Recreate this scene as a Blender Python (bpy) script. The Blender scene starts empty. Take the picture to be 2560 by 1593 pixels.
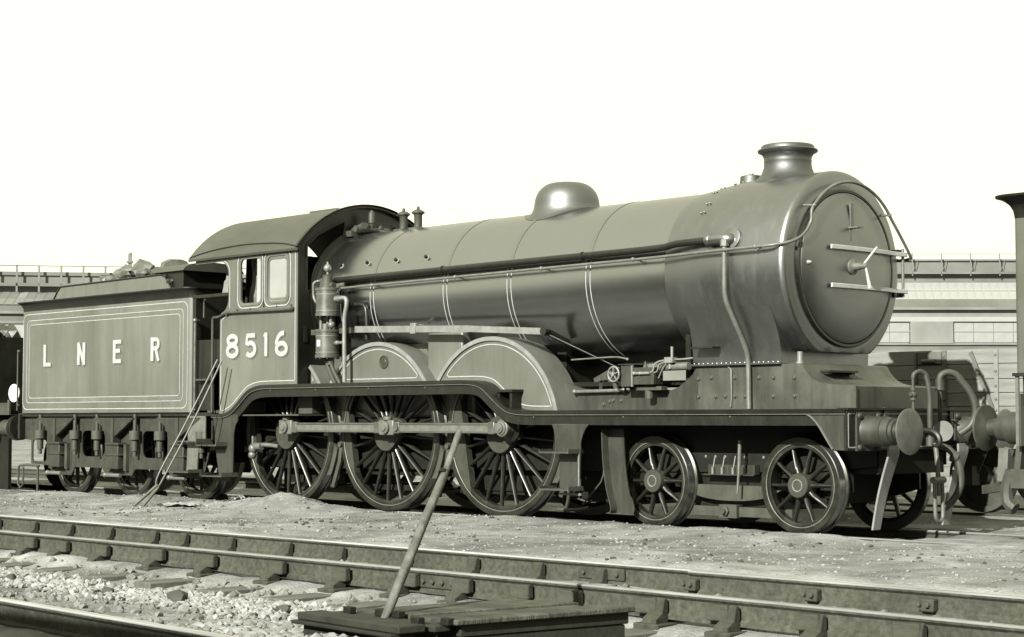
import bpy, math, random
from math import sin, cos, pi, radians, sqrt, atan2
from mathutils import Vector, Matrix, noise
from mathutils.geometry import tessellate_polygon
random.seed(7)
S = bpy.context.scene
COL = S.collection

# ------------------------------------------------------------------ camera, sky, sun, exposure
cam = bpy.data.cameras.new('camera'); camo = bpy.data.objects.new('camera', cam); COL.objects.link(camo)
cam.sensor_width = 36.0; cam.lens = 4497.5 / 2560 * 36
cam.clip_start = 0.1; cam.clip_end = 3000
camo.location = (11.3007, -15.6338, 1.1620)
camo.rotation_euler = (radians(90 + 3.232), 0, radians(46.385))
S.camera = camo
SUN = Vector((-0.26, 1.0, -0.54)).normalized()          # direction the light travels
EL = math.asin(-SUN.z); AZ = atan2(-SUN.x, -SUN.y)
W = bpy.data.worlds.new('World'); S.world = W; W.use_nodes = True
nt = W.node_tree; nt.nodes.clear()
sky = nt.nodes.new('ShaderNodeTexSky'); sky.sky_type = 'NISHITA'; sky.sun_disc = False
sky.sun_elevation = EL; sky.sun_rotation = AZ; sky.dust_density = 4.0; sky.air_density = 1.4
bw = nt.nodes.new('ShaderNodeRGBToBW'); cap = nt.nodes.new('ShaderNodeMath'); cap.operation = 'MINIMUM'
pre = nt.nodes.new('ShaderNodeMath'); pre.operation = 'MULTIPLY'; pre.inputs[1].default_value = 6.0
cap.inputs[1].default_value = 3.5
mx = nt.nodes.new('ShaderNodeMix'); mx.data_type = 'RGBA'; mx.blend_type = 'MULTIPLY'; mx.inputs[0].default_value = 1.0
mx.inputs[7].default_value = (1.0, 0.965, 0.715, 1)
bg = nt.nodes.new('ShaderNodeBackground'); bg.inputs[1].default_value = 0.12
out = nt.nodes.new('ShaderNodeOutputWorld')
nt.links.new(sky.outputs[0], bw.inputs[0]); nt.links.new(bw.outputs[0], pre.inputs[0]); nt.links.new(pre.outputs[0], cap.inputs[0])
nt.links.new(cap.outputs[0], mx.inputs[6]); nt.links.new(mx.outputs[2], bg.inputs[0]); nt.links.new(bg.outputs[0], out.inputs[0])
sl = bpy.data.lights.new('sun', 'SUN'); sl.energy = 5.0; sl.angle = radians(0.5); sl.color = (1.0, 0.97, 0.90)
so = bpy.data.objects.new('sun', sl); COL.objects.link(so)
so.rotation_euler = SUN.to_track_quat('-Z', 'Y').to_euler(); so.location = (-5, -30, 30)
vs = S.view_settings; vs.view_transform = 'Standard'; vs.look = 'None'; vs.exposure = 1.7; vs.gamma = 1.0
vs.use_curve_mapping = False

# ------------------------------------------------------------------ materials
def G(v):
    k = min(1.0, v / .08); q = min(1.0, max(0.0, (v - .06) / .12)); return (v * (.91 + .06 * k), v, v * (.64 + .22 * k + .12 * q), 1.0)
MATS = {}
ALB = 0.40      # the plate is exposed for dark, sooty surfaces
def mat(name, v, rough=0.5, metal=0.0, var=0.25, scale=3.0, stretch=(1, 1, 1), bump=0.0, bscale=60.0, spec=0.5,
        spots=0.0, spot_v=0.5, coat=0.0, alpha=None, grime=0.0, rvar=0.12, ior=None, macro=None, streak=0.0, streak_v=.02):
    v *= ALB; spot_v *= ALB
    m = bpy.data.materials.new(name); m.use_nodes = True; n = m.node_tree.nodes; L = m.node_tree.links
    b = n['Principled BSDF']; tc = n.new('ShaderNodeTexCoord'); mp = n.new('ShaderNodeMapping'); mp.inputs['Scale'].default_value = stretch
    L.new(tc.outputs['Object'], mp.inputs[0])
    nz = n.new('ShaderNodeTexNoise'); nz.inputs['Scale'].default_value = scale; nz.inputs['Detail'].default_value = 8; nz.inputs['Roughness'].default_value = .62
    L.new(mp.outputs[0], nz.inputs[0])
    cr = n.new('ShaderNodeValToRGB'); cr.color_ramp.elements[0].position = .3; cr.color_ramp.elements[1].position = .72
    cr.color_ramp.elements[0].color = G(v * (1 - var)); cr.color_ramp.elements[1].color = G(v * (1 + var))
    L.new(nz.outputs[0], cr.inputs[0]); colout = cr.outputs[0]
    if grime > 0:
        g = n.new('ShaderNodeTexNoise'); g.inputs['Scale'].default_value = scale * 2.3; g.inputs['Detail'].default_value = 10; g.inputs['Roughness'].default_value = .7
        mp2 = n.new('ShaderNodeMapping'); mp2.inputs['Scale'].default_value = (1.6, 1.6, .35); mp2.inputs['Location'].default_value = (3, 7, 1)
        L.new(tc.outputs['Object'], mp2.inputs[0]); L.new(mp2.outputs[0], g.inputs[0])
        gr = n.new('ShaderNodeValToRGB'); gr.color_ramp.elements[0].position = .48; gr.color_ramp.elements[1].position = .72
        gr.color_ramp.elements[0].color = (0, 0, 0, 1); gr.color_ramp.elements[1].color = (grime, grime, grime, 1)
        L.new(g.outputs[0], gr.inputs[0])
        mm = n.new('ShaderNodeMix'); mm.data_type = 'RGBA'; mm.inputs[7].default_value = G(.075 * ALB)
        L.new(gr.outputs[0], mm.inputs[0]); L.new(colout, mm.inputs[6]); colout = mm.outputs[2]
    if streak > 0:
        mp3 = n.new('ShaderNodeMapping'); mp3.inputs['Scale'].default_value = (7, 7, .35); L.new(tc.outputs['Object'], mp3.inputs[0])
        sn = n.new('ShaderNodeTexNoise'); sn.inputs['Scale'].default_value = 1.0; sn.inputs['Detail'].default_value = 9; sn.inputs['Roughness'].default_value = .66; L.new(mp3.outputs[0], sn.inputs[0])
        sr_ = n.new('ShaderNodeValToRGB'); sr_.color_ramp.elements[0].position = .50; sr_.color_ramp.elements[1].position = .74
        sr_.color_ramp.elements[0].color = (0, 0, 0, 1); sr_.color_ramp.elements[1].color = (streak, streak, streak, 1); L.new(sn.outputs[0], sr_.inputs[0])
        ms = n.new('ShaderNodeMix'); ms.data_type = 'RGBA'; ms.inputs[7].default_value = G(streak_v * ALB)
        L.new(sr_.outputs[0], ms.inputs[0]); L.new(colout, ms.inputs[6]); colout = ms.outputs[2]
    if macro:
        mn = n.new('ShaderNodeTexNoise'); mn.inputs['Scale'].default_value = macro[0]; mn.inputs['Detail'].default_value = 5; L.new(tc.outputs['Object'], mn.inputs[0])
        mr = n.new('ShaderNodeMapRange'); mr.inputs['From Min'].default_value = .33; mr.inputs['From Max'].default_value = .67; mr.inputs['To Min'].default_value = 1 - macro[1]; mr.inputs['To Max'].default_value = 1 + macro[1] * .6
        L.new(mn.outputs[0], mr.inputs[0])
        mk = n.new('ShaderNodeVectorMath'); mk.operation = 'SCALE'; L.new(colout, mk.inputs[0]); L.new(mr.outputs[0], mk.inputs['Scale']); colout = mk.outputs[0]
    if spots > 0:
        v2 = n.new('ShaderNodeTexVoronoi'); v2.inputs['Scale'].default_value = bscale * .55
        L.new(tc.outputs['Object'], v2.inputs[0])
        sp = n.new('ShaderNodeSeparateColor'); L.new(v2.outputs['Color'], sp.inputs[0])
        sr = n.new('ShaderNodeValToRGB'); sr.color_ramp.interpolation = 'CONSTANT'
        sr.color_ramp.elements[0].color = (0, 0, 0, 1); sr.color_ramp.elements[1].position = 1 - spots; sr.color_ramp.elements[1].color = (.8, .8, .8, 1)
        L.new(sp.outputs[0], sr.inputs[0])
        mm = n.new('ShaderNodeMix'); mm.data_type = 'RGBA'; mm.inputs[7].default_value = G(spot_v)
        L.new(sr.outputs[0], mm.inputs[0]); L.new(colout, mm.inputs[6]); colout = mm.outputs[2]
    L.new(colout, b.inputs['Base Color'])
    rr = n.new('ShaderNodeMapRange'); rr.inputs['To Min'].default_value = max(.03, rough - rvar); rr.inputs['To Max'].default_value = min(1, rough + rvar)
    L.new(nz.outputs[0], rr.inputs[0]); rout = rr.outputs[0]
    if grime > 0:
        ad = n.new('ShaderNodeMath'); ad.operation = 'MULTIPLY_ADD'; ad.inputs[1].default_value = .45; L.new(gr.outputs[0], ad.inputs[0]); L.new(rout, ad.inputs[2]); rout = ad.outputs[0]
    L.new(rout, b.inputs['Roughness'])
    b.inputs['Metallic'].default_value = metal; b.inputs['Specular IOR Level'].default_value = spec
    if ior: b.inputs['IOR'].default_value = ior; b.inputs['Specular Tint'].default_value = (.93, .97, .98, 1)
    if coat: b.inputs['Coat Weight'].default_value = coat; b.inputs['Coat Roughness'].default_value = .15
    if bump > 0:
        bn = n.new('ShaderNodeTexNoise'); bn.inputs['Scale'].default_value = bscale; bn.inputs['Detail'].default_value = 6
        L.new(mp.outputs[0], bn.inputs[0])
        bp = n.new('ShaderNodeBump'); bp.inputs['Strength'].default_value = bump; bp.inputs['Distance'].default_value = .02
        L.new(bn.outputs[0], bp.inputs['Height']); L.new(bp.outputs[0], b.inputs['Normal'])
    if alpha is not None: b.inputs['Alpha'].default_value = alpha
    MATS[name] = m; return m
mat('loco_green', .165, .42, var=.16, scale=1.3, stretch=(1, 1, .3), grime=.35, bump=.03, bscale=3, macro=(.9, .22), streak=.25, streak_v=.06)
mat('tender_green', .165, .46, var=.16, scale=1.6, stretch=(1.5, 1, .22), grime=.3, bump=.03, bscale=3, macro=(.8, .20), streak=.3, streak_v=.07)
mat('boiler_green', .008, .24, var=.3, scale=1.1, grime=.05, bump=.022, bscale=1.8, ior=3.4, rvar=.04, streak=.5, streak_v=.004)
mat('smokebox_black', .012, .36, ior=2.5, rvar=.07, var=.35, scale=2.5, stretch=(1, 1, .5), grime=.16, bump=.028, bscale=7, streak=.7, streak_v=.003, macro=(1.6, .18))
mat('black_gloss', .014, .30, var=.3, scale=4, spec=.4)
mat('band_black', .004, .24, var=.2, scale=4, ior=3.3, rvar=.03)
mat('black_paint', .016, .42, var=.35, scale=4, grime=.15, spec=.3)
mat('frame_grey', .040, .5, var=.4, scale=2.5, stretch=(1, 1, .4), grime=.5, bump=.03, bscale=14, spec=.45, streak=.6, streak_v=.010)
mat('dark_iron', .014, .7, var=.4, scale=6, bump=.05, bscale=30, spec=.15)
mat('iron_grey', .070, .6, var=.35, scale=6, grime=.5, bump=.04, bscale=30, spec=.35)
mat('wheel_paint', .022, .38, var=.4, scale=5, grime=.4, spec=.45, macro=(4, .4))
mat('hub_paint', .055, .6, var=.3, scale=7, grime=.4, spec=.3)
mat('tyre_steel', .044, .36, metal=.3, var=.4, scale=8, spec=.4, macro=(5, .35))
mat('tread_steel', .55, .22, metal=.9, var=.15, scale=8)
mat('bright_steel', .19, .38, metal=.5, var=.35, scale=6, stretch=(.3, 1, 1), grime=.45)
mat('pale_steel', .30, .45, metal=.2, var=.25, scale=7, grime=.3)
mat('lining', .52, .6, var=.18, scale=10)
mat('letter_pale', .50, .55, var=.18, scale=12)
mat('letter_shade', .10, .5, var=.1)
mat('brass', .42, .35, metal=.4, var=.2, scale=8)
mat('roof_paint', .078, .6, var=.3, scale=1.5, stretch=(.4, 1, 1), grime=.35, spec=.4, bump=.03, bscale=3)
mat('cab_inside', .05, .7, var=.3)
mat('pane_pale', .38, .25, var=.10, scale=3)  # even pale tone over the whole pane
mat('canvas', .26, .85, var=.25, scale=8, bump=.2, bscale=40)
mat('coal', .045, .42, var=.5, scale=9, bump=.3, bscale=14)
mat('coal_dusty', .13, .65, var=.5, scale=6, bump=.3, bscale=14)
mat('cinder', .36, .95, var=.42, scale=2.4, bump=.85, bscale=40, spec=.1, spots=.025, spot_v=.45, macro=(.5, .45))
mat('cinder_stone', .34, .9, var=.5, scale=5, spec=.2)
mat('pale_stone', .40, .9, var=.55, scale=9, bump=.3, bscale=30, spec=.2)
mat('grey_stone', .25, .9, var=.5, scale=4, bump=.3, bscale=30, spec=.2)
mat('clinker', .06, .85, var=.5, scale=9, bump=.5, bscale=30)
mat('rail_side', .095, .85, var=.45, scale=22, bump=.12, bscale=55, grime=.3, spec=.15, macro=(1.2, .3), streak=.22, streak_v=.04)
mat('rail_head', .62, .42, metal=.3, var=.18, scale=4, stretch=(.2, 3, 1), macro=(.8, .2))
mat('rail_worn', .36, .55, metal=.2, var=.25, scale=5, stretch=(.2, 3, 1), macro=(1.1, .25))
mat('chair_iron', .075, .85, var=.45, scale=9, bump=.2, bscale=45, spec=.15)
mat('key_wood', .075, .9, var=.4, scale=14, stretch=(.3, 1, 1), bump=.25, bscale=40, spec=.15, macro=(.9, .5))
mat('sleeper_wood', .15, .9, var=.35, scale=6, stretch=(3, .35, 1), bump=.3, bscale=40, spec=.2)
mat('box_wood', .105, .88, var=.5, scale=7, stretch=(.5, 3, 1), bump=.5, bscale=25, spec=.15, macro=(3, .4))
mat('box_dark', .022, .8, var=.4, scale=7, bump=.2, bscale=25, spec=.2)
mat('pole_wood', .15, .7, var=.6, scale=14, stretch=(1, 1, .25), bump=.35, bscale=30, spec=.3, macro=(5, .4))
mat('wagon_plank', .27, .75, var=.25, scale=4, stretch=(.35, 1, 3), bump=.12, bscale=25)
mat('wagon_iron', .14, .7, var=.3, scale=6)
mat('van_paint', .12, .5, var=.2, scale=2)
mat('shed_wall', .30, .9, var=.18, scale=.6, stretch=(1, 1, .5), macro=(.2, .25))
mat('shed_grey', .20, .9, var=.18, scale=.5, macro=(.2, .25))
mat('shed_dark', .25, .85, var=.2, scale=.5, macro=(.12, .3))  # lightened to stand in for haze over the distant workshops
mat('shed_pale', .42, .8, var=.1, scale=.5)
mat('shed_pane', .42, .35, var=.2, scale=.35)
mat('shed_pane_dark', .30, .35, var=.2, scale=.35)
mat('shed_sash', .42, .8, var=.1)
mat('shed_mid', .24, .9, var=.2, scale=.5, macro=(.15, .25), streak=.3, streak_v=.14)  # tone raised for haze, like the roofs
mat('disc_grey', .30, .5, var=.2)
mat('strap_pale', .62, .5, var=.12, scale=7)
mat('box_black', .035, .8, var=.4, scale=7, bump=.2, bscale=25, spec=.2)  # near-black wood for the box's front beams and side boards
mat('casing_grey', .075, .5, var=.4, scale=2.5, grime=.5, spec=.5, streak=.7, streak_v=.015, macro=(1.6, .35))
mat('blade_steel', .42, .4, metal=.3, var=.3, scale=4, grime=.3)
mat('tender_iron', .045, .6, var=.35, scale=5, grime=.5, bump=.04, bscale=30, spec=.3, streak=.5, streak_v=.015)
mat('cab_shade', .05, .9, var=.3, scale=8, bump=.2, bscale=40, spec=.1)  # near-black for the added sheet that keeps the cab dark
mat('dome_green', .030, .46, var=.25, scale=2, ior=2.0, rvar=.04, streak=.4, streak_v=.012)
mat('chimney_black', .030, .50, ior=1.75, var=.35, scale=5, grime=.25, bump=.03, bscale=9, streak=.5, streak_v=.01)
mat('white_paint', .80, .5, var=.06)
mat('rubber', .07, .6, var=.25, scale=10)
mat('grey_metal', .20, .45, metal=.2, var=.25, scale=8, grime=.3)
mat('paper', .34, .9, var=.25, scale=9)

# ------------------------------------------------------------------ mesh helpers
WL = {}
class MB:
    def __init__(s): s.v = []; s.f = []
    def add(s, vs, fs):
        o = len(s.v); s.v += [tuple(q) for q in vs]; s.f += [tuple(i + o for i in f) for f in fs]; return s
    def box(s, a, b):
        x0, y0, z0 = [min(p, q) for p, q in zip(a, b)]; x1, y1, z1 = [max(p, q) for p, q in zip(a, b)]
        return s.add([(x0, y0, z0), (x1, y0, z0), (x1, y1, z0), (x0, y1, z0), (x0, y0, z1), (x1, y0, z1), (x1, y1, z1), (x0, y1, z1)],
                     [(3, 2, 1, 0), (4, 5, 6, 7), (0, 1, 5, 4), (1, 2, 6, 5), (2, 3, 7, 6), (3, 0, 4, 7)])
    def bar(s, p0, p1, w, h, up=(0, 0, 1)):
        p0, p1 = Vector(p0), Vector(p1); d = (p1 - p0).normalized(); u = Vector(up)
        if abs(d.dot(u)) > .98: u = Vector((0, 1, 0))
        r = d.cross(u).normalized(); u = r.cross(d)
        vs = []
        for p in (p0, p1):
            for a, b in ((-1, -1), (1, -1), (1, 1), (-1, 1)): vs.append(p + r * a * w / 2 + u * b * h / 2)
        return s.add(vs, [(0, 1, 2, 3), (7, 6, 5, 4), (0, 4, 5, 1), (1, 5, 6, 2), (2, 6, 7, 3), (3, 7, 4, 0)])
    def frame(s, d):
        d = Vector(d).normalized(); u = Vector((0, 0, 1)) if abs(d.z) < .9 else Vector((1, 0, 0))
        a = d.cross(u).normalized(); return d, a, a.cross(d) * -1
    def lathe(s, prof, o, d, n=32, clampz=None, a0=0, a1=2 * pi, caps=True):
        o = Vector(o); d, a, b = s.frame(d); full = abs(a1 - a0 - 2 * pi) < 1e-6
        m = n if full else n + 1; vs = []
        for t, r in prof:
            for k in range(m):
                w = a0 + (a1 - a0) * k / n
                p = o + d * t + a * (r * cos(w)) + b * (r * sin(w))
                if clampz is not None and p.z < clampz: p.z = clampz
                vs.append(p)
        fs = []
        for i in range(len(prof) - 1):
            for k in range(n):
                k2 = (k + 1) % m
                fs.append((i * m + k, i * m + k2, (i + 1) * m + k2, (i + 1) * m + k))
        if full and caps:
            if prof[0][1] > 1e-5: fs.append(tuple(range(m - 1, -1, -1)))
            if prof[-1][1] > 1e-5: fs.append(tuple((len(prof) - 1) * m + k for k in range(m)))
        return s.add(vs, fs)
    def cyl(s, p0, p1, r, r1=None, n=16):
        p0, p1 = Vector(p0), Vector(p1); L = (p1 - p0).length
        return s.lathe([(0, r), (L, r if r1 is None else r1)], p0, p1 - p0, n)
    def ball(s, c, r, n=12, sc=(1, 1, 1)):
        vs = []; fs = []; m = n // 2
        for i in range(m + 1):
            t = pi * i / m
            for k in range(n):
                w = 2 * pi * k / n; vs.append((c[0] + r * sc[0] * sin(t) * cos(w), c[1] + r * sc[1] * sin(t) * sin(w), c[2] + r * sc[2] * cos(t)))
        for i in range(m):
            for k in range(n): fs.append((i * n + k, (i + 1) * n + k, (i + 1) * n + (k + 1) % n, i * n + (k + 1) % n))
        return s.add(vs, fs)
    def tube(s, pts, r, n=10, smooth=0, rs=None):
        P = [Vector(p) for p in pts]
        if smooth:
            Q = []
            for i in range(len(P) - 1):
                p0 = P[max(i - 1, 0)]; p1 = P[i]; p2 = P[i + 1]; p3 = P[min(i + 2, len(P) - 1)]
                for k in range(smooth):
                    t = k / smooth
                    Q.append(.5 * ((2 * p1) + (p2 - p0) * t + (2 * p0 - 5 * p1 + 4 * p2 - p3) * t * t + (3 * p1 - p0 - 3 * p2 + p3) * t ** 3))
            Q.append(P[-1]); P = Q
        N = len(P); T = []
        for i in range(N): T.append((P[min(i + 1, N - 1)] - P[max(i - 1, 0)]).normalized())
        u = Vector((0, 0, 1)) if abs(T[0].z) < .9 else Vector((1, 0, 0))
        a = T[0].cross(u).normalized(); vs = []
        for i in range(N):
            a = (a - T[i] * a.dot(T[i])).normalized(); b = T[i].cross(a)
            rad = r if rs is None else rs[min(int(i * len(rs) / N), len(rs) - 1)]
            for k in range(n):
                w = 2 * pi * k / n; vs.append(P[i] + a * (rad * cos(w)) + b * (rad * sin(w)))
        fs = [(i * n + k, i * n + (k + 1) % n, (i + 1) * n + (k + 1) % n, (i + 1) * n + k) for i in range(N - 1) for k in range(n)]
        fs += [tuple(range(n - 1, -1, -1)), tuple((N - 1) * n + k for k in range(n))]
        return s.add(vs, fs)
    def plate(s, outer, holes, a, b, axis='y'):
        def P(q, t):
            return {'y': (q[0], t, q[1]), 'x': (t, q[0], q[1]), 'z': (q[0], q[1], t)}[axis]
        loops = [outer] + list(holes); flat = [q for l in loops for q in l]; n = len(flat)
        tris = tessellate_polygon([[Vector((q[0], q[1], 0)) for q in l] for l in loops])
        vs = [P(q, a) for q in flat] + [P(q, b) for q in flat]; fs = []
        for t in tris:
            fs.append(tuple(t)); fs.append(tuple(i + n for i in reversed(t)))
        o = 0
        for l in loops:
            m = len(l)
            for i in range(m):
                j = (i + 1) % m; fs.append((o + i, o + j, n + o + j, n + o + i))
            o += m
        return s.add(vs, fs)
    def ribbon(s, pts, w, a, b, axis='y', closed=False):
        """a flat strip of width w following a 2d line, from depth a (front) to b"""
        N = len(pts); L = []; R = []
        for i in range(N):
            p = Vector(pts[i]); q0 = Vector(pts[(i - 1) % N] if (closed or i > 0) else pts[i]); q1 = Vector(pts[(i + 1) % N] if (closed or i < N - 1) else pts[i])
            d = (q1 - q0); d = d.normalized() if d.length > 1e-9 else Vector((1, 0)); nn = Vector((-d.y, d.x))
            L.append(p + nn * w / 2); R.append(p - nn * w / 2)
        def P(q, t):
            return {'y': (q[0], t, q[1]), 'x': (t, q[0], q[1]), 'z': (q[0], q[1], t)}[axis]
        vs = []
        for l, r in zip(L, R): vs += [P(l, a), P(r, a), P(l, b), P(r, b)]
        fs = []; m = N if closed else N - 1
        for i in range(m):
            j = (i + 1) % N; i4, j4 = 4 * i, 4 * j
            fs += [(i4, i4 + 1, j4 + 1, j4), (i4, j4, j4 + 2, i4 + 2), (i4 + 1, i4 + 3, j4 + 3, j4 + 1)]
        return s.add(vs, fs)
    def build(s, name, m, parent=None, loc=(0, 0, 0), smooth=35, bevel=0.0, kind=None):
        me = bpy.data.meshes.new(name)
        lx, ly, lz = loc
        me.from_pydata([(x - lx, y - ly, z - lz) for x, y, z in s.v], [], s.f)
        import bmesh
        bm = bmesh.new(); bm.from_mesh(me); bmesh.ops.recalc_face_normals(bm, faces=bm.faces); bm.to_mesh(me); bm.free()
        me.update()
        if smooth:
            me.polygons.foreach_set('use_smooth', [True] * len(me.polygons)); me.set_sharp_from_angle(angle=radians(smooth))
        me.materials.append(MATS[m] if isinstance(m, str) else m)
        o = put(name, me, parent, loc)
        if bevel:
            bv = o.modifiers.new('bevel', 'BEVEL'); bv.width = bevel; bv.segments = 2; bv.limit_method = 'ANGLE'; bv.angle_limit = radians(40)
        if kind: o['kind'] = kind
        return o
def put(name, me, parent=None, loc=(0, 0, 0), rot=None):
    o = bpy.data.objects.new(name, me); COL.objects.link(o)
    pl = WL.get(parent.name, Vector()) if parent else Vector()
    o.parent = parent; o.location = Vector(loc) - pl; WL[o.name] = Vector(loc)
    if rot: o.rotation_euler = rot
    return o
def thing(name, label, cat, loc, group=None, kind=None):
    o = bpy.data.objects.new(name, None); COL.objects.link(o); o.location = loc; WL[o.name] = Vector(loc); o.empty_display_size = .2
    tag(o, label, cat, group, kind); return o
def tag(o, label=None, cat=None, group=None, kind=None):
    if label: o['label'] = label
    if cat: o['category'] = cat
    if group: o['group'] = group
    if kind: o['kind'] = kind
    return o
def arc(cx, cz, r, a0, a1, n=16):
    return [(cx + r * cos(radians(a0 + (a1 - a0) * i / n)), cz + r * sin(radians(a0 + (a1 - a0) * i / n))) for i in range(n + 1)]
def rrect(x0, z0, x1, z1, r, n=6):
    return arc(x1 - r, z0 + r, r, -90, 0, n) + arc(x1 - r, z1 - r, r, 0, 90, n) + arc(x0 + r, z1 - r, r, 90, 180, n) + arc(x0 + r, z0 + r, r, 180, 270, n)
def crv(pts, k=6):
    P = [Vector(p) for p in pts]; Q = []
    for i in range(len(P) - 1):
        p0 = P[max(i - 1, 0)]; p1 = P[i]; p2 = P[i + 1]; p3 = P[min(i + 2, len(P) - 1)]
        for j in range(k):
            t = j / k; q = .5 * ((2 * p1) + (p2 - p0) * t + (2 * p0 - 5 * p1 + 4 * p2 - p3) * t * t + (3 * p1 - p0 - 3 * p2 + p3) * t ** 3); Q.append((q.x, q.y))
    Q.append((P[-1].x, P[-1].y)); return Q
def glyph(ch, size, depth, offset, sx=1.0):
    cu = bpy.data.curves.new('glyph', 'FONT'); cu.body = ch; cu.size = size; cu.extrude = depth; cu.offset = offset; cu.align_x = 'CENTER'
    ob = bpy.data.objects.new('glyph', cu); COL.objects.link(ob)
    dg = bpy.context.evaluated_depsgraph_get(); dg.update()
    me = bpy.data.meshes.new_from_object(ob.evaluated_get(dg))
    bpy.data.objects.remove(ob); bpy.data.curves.remove(cu)
    for v in me.vertices: v.co.x *= sx
    zs = [v.co.y for v in me.vertices]; z0 = min(zs)
    for v in me.vertices: v.co.y -= z0
    return me, max(zs) - z0
def digit(ch, x, z, y, h, w, parent):
    a = lambda cx, cz, rx, rz, t0, t1, n=20: [(cx + rx * cos(radians(t0 + (t1 - t0) * i / n)), cz + rz * sin(radians(t0 + (t1 - t0) * i / n))) for i in range(n + 1)]
    t = .056; hw = w / 2
    S_ = {'L': [([(-hw + .035, h), (-hw + .035, 0)], 0), ([(-hw, .026), (hw, .026)], 0)],
          'N': [([(-hw + .035, 0), (-hw + .035, h)], 0), ([(hw - .035, 0), (hw - .035, h)], 0), ([(-hw + .03, h), (hw - .03, 0)], 0)],
          'E': [([(-hw + .035, 0), (-hw + .035, h)], 0), ([(-hw, .026), (hw, .026)], 0), ([(-hw, h - .026), (hw, h - .026)], 0), ([(-hw, h * .53), (hw * .75, h * .53)], 0)],
          'R': [([(-hw + .035, 0), (-hw + .035, h)], 0), ([(-hw + .01, h - .026), (hw * .25, h - .026)] + a(hw * .25, h * .735, hw * .55, h * .19, 90, -90, 10) + [(-hw + .01, h * .53)], 0), ([(hw * .15, h * .52), (hw - .02, 0)], 0)],
          '8': [(a(0, h * .745, hw * .78, h * .185, 0, 340), 1), (a(0, h * .29, hw * .88, h * .23, 0, 345), 1)],
          '5': [([(hw * .8, h - t / 2), (-hw * .55, h - t / 2), (-hw * .68, h * .56)] + a(-hw * .02, h * .33, hw * .82, h * .27, 120, -140), 0)],
          '1': [([(0, 0), (0, h)], 0), ([(-.004, h - .02), (-.05, h * .86)], 0)],
          '6': [(a(0, h * .29, hw * .84, h * .23, 0, 345), 1), (a(hw * .25, h * .42, hw * 1.10, h * .52, 175, 80), 0)]}[ch]
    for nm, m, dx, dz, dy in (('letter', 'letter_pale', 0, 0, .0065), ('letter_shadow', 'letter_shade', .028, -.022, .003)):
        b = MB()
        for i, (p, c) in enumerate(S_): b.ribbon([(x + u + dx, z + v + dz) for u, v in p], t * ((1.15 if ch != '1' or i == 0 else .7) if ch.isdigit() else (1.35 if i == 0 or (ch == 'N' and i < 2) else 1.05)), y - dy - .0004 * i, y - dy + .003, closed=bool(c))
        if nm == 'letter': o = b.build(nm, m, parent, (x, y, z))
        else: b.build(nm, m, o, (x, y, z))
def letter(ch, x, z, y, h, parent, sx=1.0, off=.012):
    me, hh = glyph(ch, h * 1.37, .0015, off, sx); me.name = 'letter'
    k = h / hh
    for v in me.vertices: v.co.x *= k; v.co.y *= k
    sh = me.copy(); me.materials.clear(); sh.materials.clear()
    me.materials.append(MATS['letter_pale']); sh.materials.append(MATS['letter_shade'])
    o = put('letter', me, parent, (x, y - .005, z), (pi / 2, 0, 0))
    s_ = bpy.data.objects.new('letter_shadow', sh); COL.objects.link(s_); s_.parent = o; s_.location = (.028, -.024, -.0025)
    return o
def blob(r, seed, rough=.35, sub=1, flat=1.0):
    import bmesh
    bm = bmesh.new(); bmesh.ops.create_icosphere(bm, subdivisions=sub, radius=1.0)
    for v in bm.verts:
        d = 1 + rough * noise.noise(v.co * 1.3 + Vector((seed * 7.1, seed * 3.3, seed))) * 2
        v.co = Vector((v.co.x * d, v.co.y * d * .9, v.co.z * d * flat)) * r
    vs = [tuple(v.co) for v in bm.verts]; fs = [tuple(v.index for v in f.verts) for f in bm.faces]; bm.free()
    return vs, fs

# ------------------------------------------------------------------ ground
def gz(x, y):
    """ground height: cinder path level with the rails, lower ballast by the near track"""
    def sm(a, b, t):
        t = min(1, max(0, (t - a) / (b - a))); return t * t * (3 - 2 * t)
    z = -.015
    z = z + (-.10 - z) * sm(-1.05, -.80, y) * (1 - sm(.75, 1.1, x))              # under the locomotive
    if y > -.95: z += .012 * sm(.75, 1.1, x)
    if y > 1.2: z = -.12 + .10 * sm(-1.5, -.2, x)
    if y < -4.2:
        z = -.02 - .11 * sm(-4.5, -4.80, y) if y > -4.85 else -.19
        if y < -4.95: z = -.19 - .085 * sm(-6.3, -7.0, y)
        if y < -6.6 and y > -7.5: z -= .02
        if y < -7.4: z = -.275 + .10 * sm(-7.7, -9.2, y)
        if y < -9.9: z = -.175 - .14 * sm(-9.95, -10.3, y)
    z += .045 * noise.noise(Vector((x * .35, y * .6, 1))) + .022 * noise.noise(Vector((x * 1.3, y * 1.6, 3))) + .012 * noise.noise(Vector((x * 4, y * 4, 9)))
    z += .006 * noise.noise(Vector((x * 13, y * 13, 5)))
    m = math.exp(-(abs(x + 8.2) / .75) ** 2.4 - ((y + 1.3) / .42) ** 2) * .12; z += m * (1 + .6 * noise.noise(Vector((x * 2.6, y * 2.6, 7))) + .3 * noise.noise(Vector((x * 7, y * 7, 7))))       # ash heap by the trailing driver
    z += math.exp(-((x + 8.0) / 2.0) ** 2 - ((y + 1.3) / .35) ** 2) * .03
    z += (.045 + .022 * noise.noise(Vector((x * .9, 4, 2)))) * sm(-2.2, -1.25, y) * (1 - sm(-1.05, -.93, y)) * (1 - sm(.5, 1.2, x))
    z += .085 * sm(2.3, 2.9, x) * sm(-9.9, -9.3, y) * (1 - sm(-7.6, -7.1, y))      # dirt banked against the timber box
    return z
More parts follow.
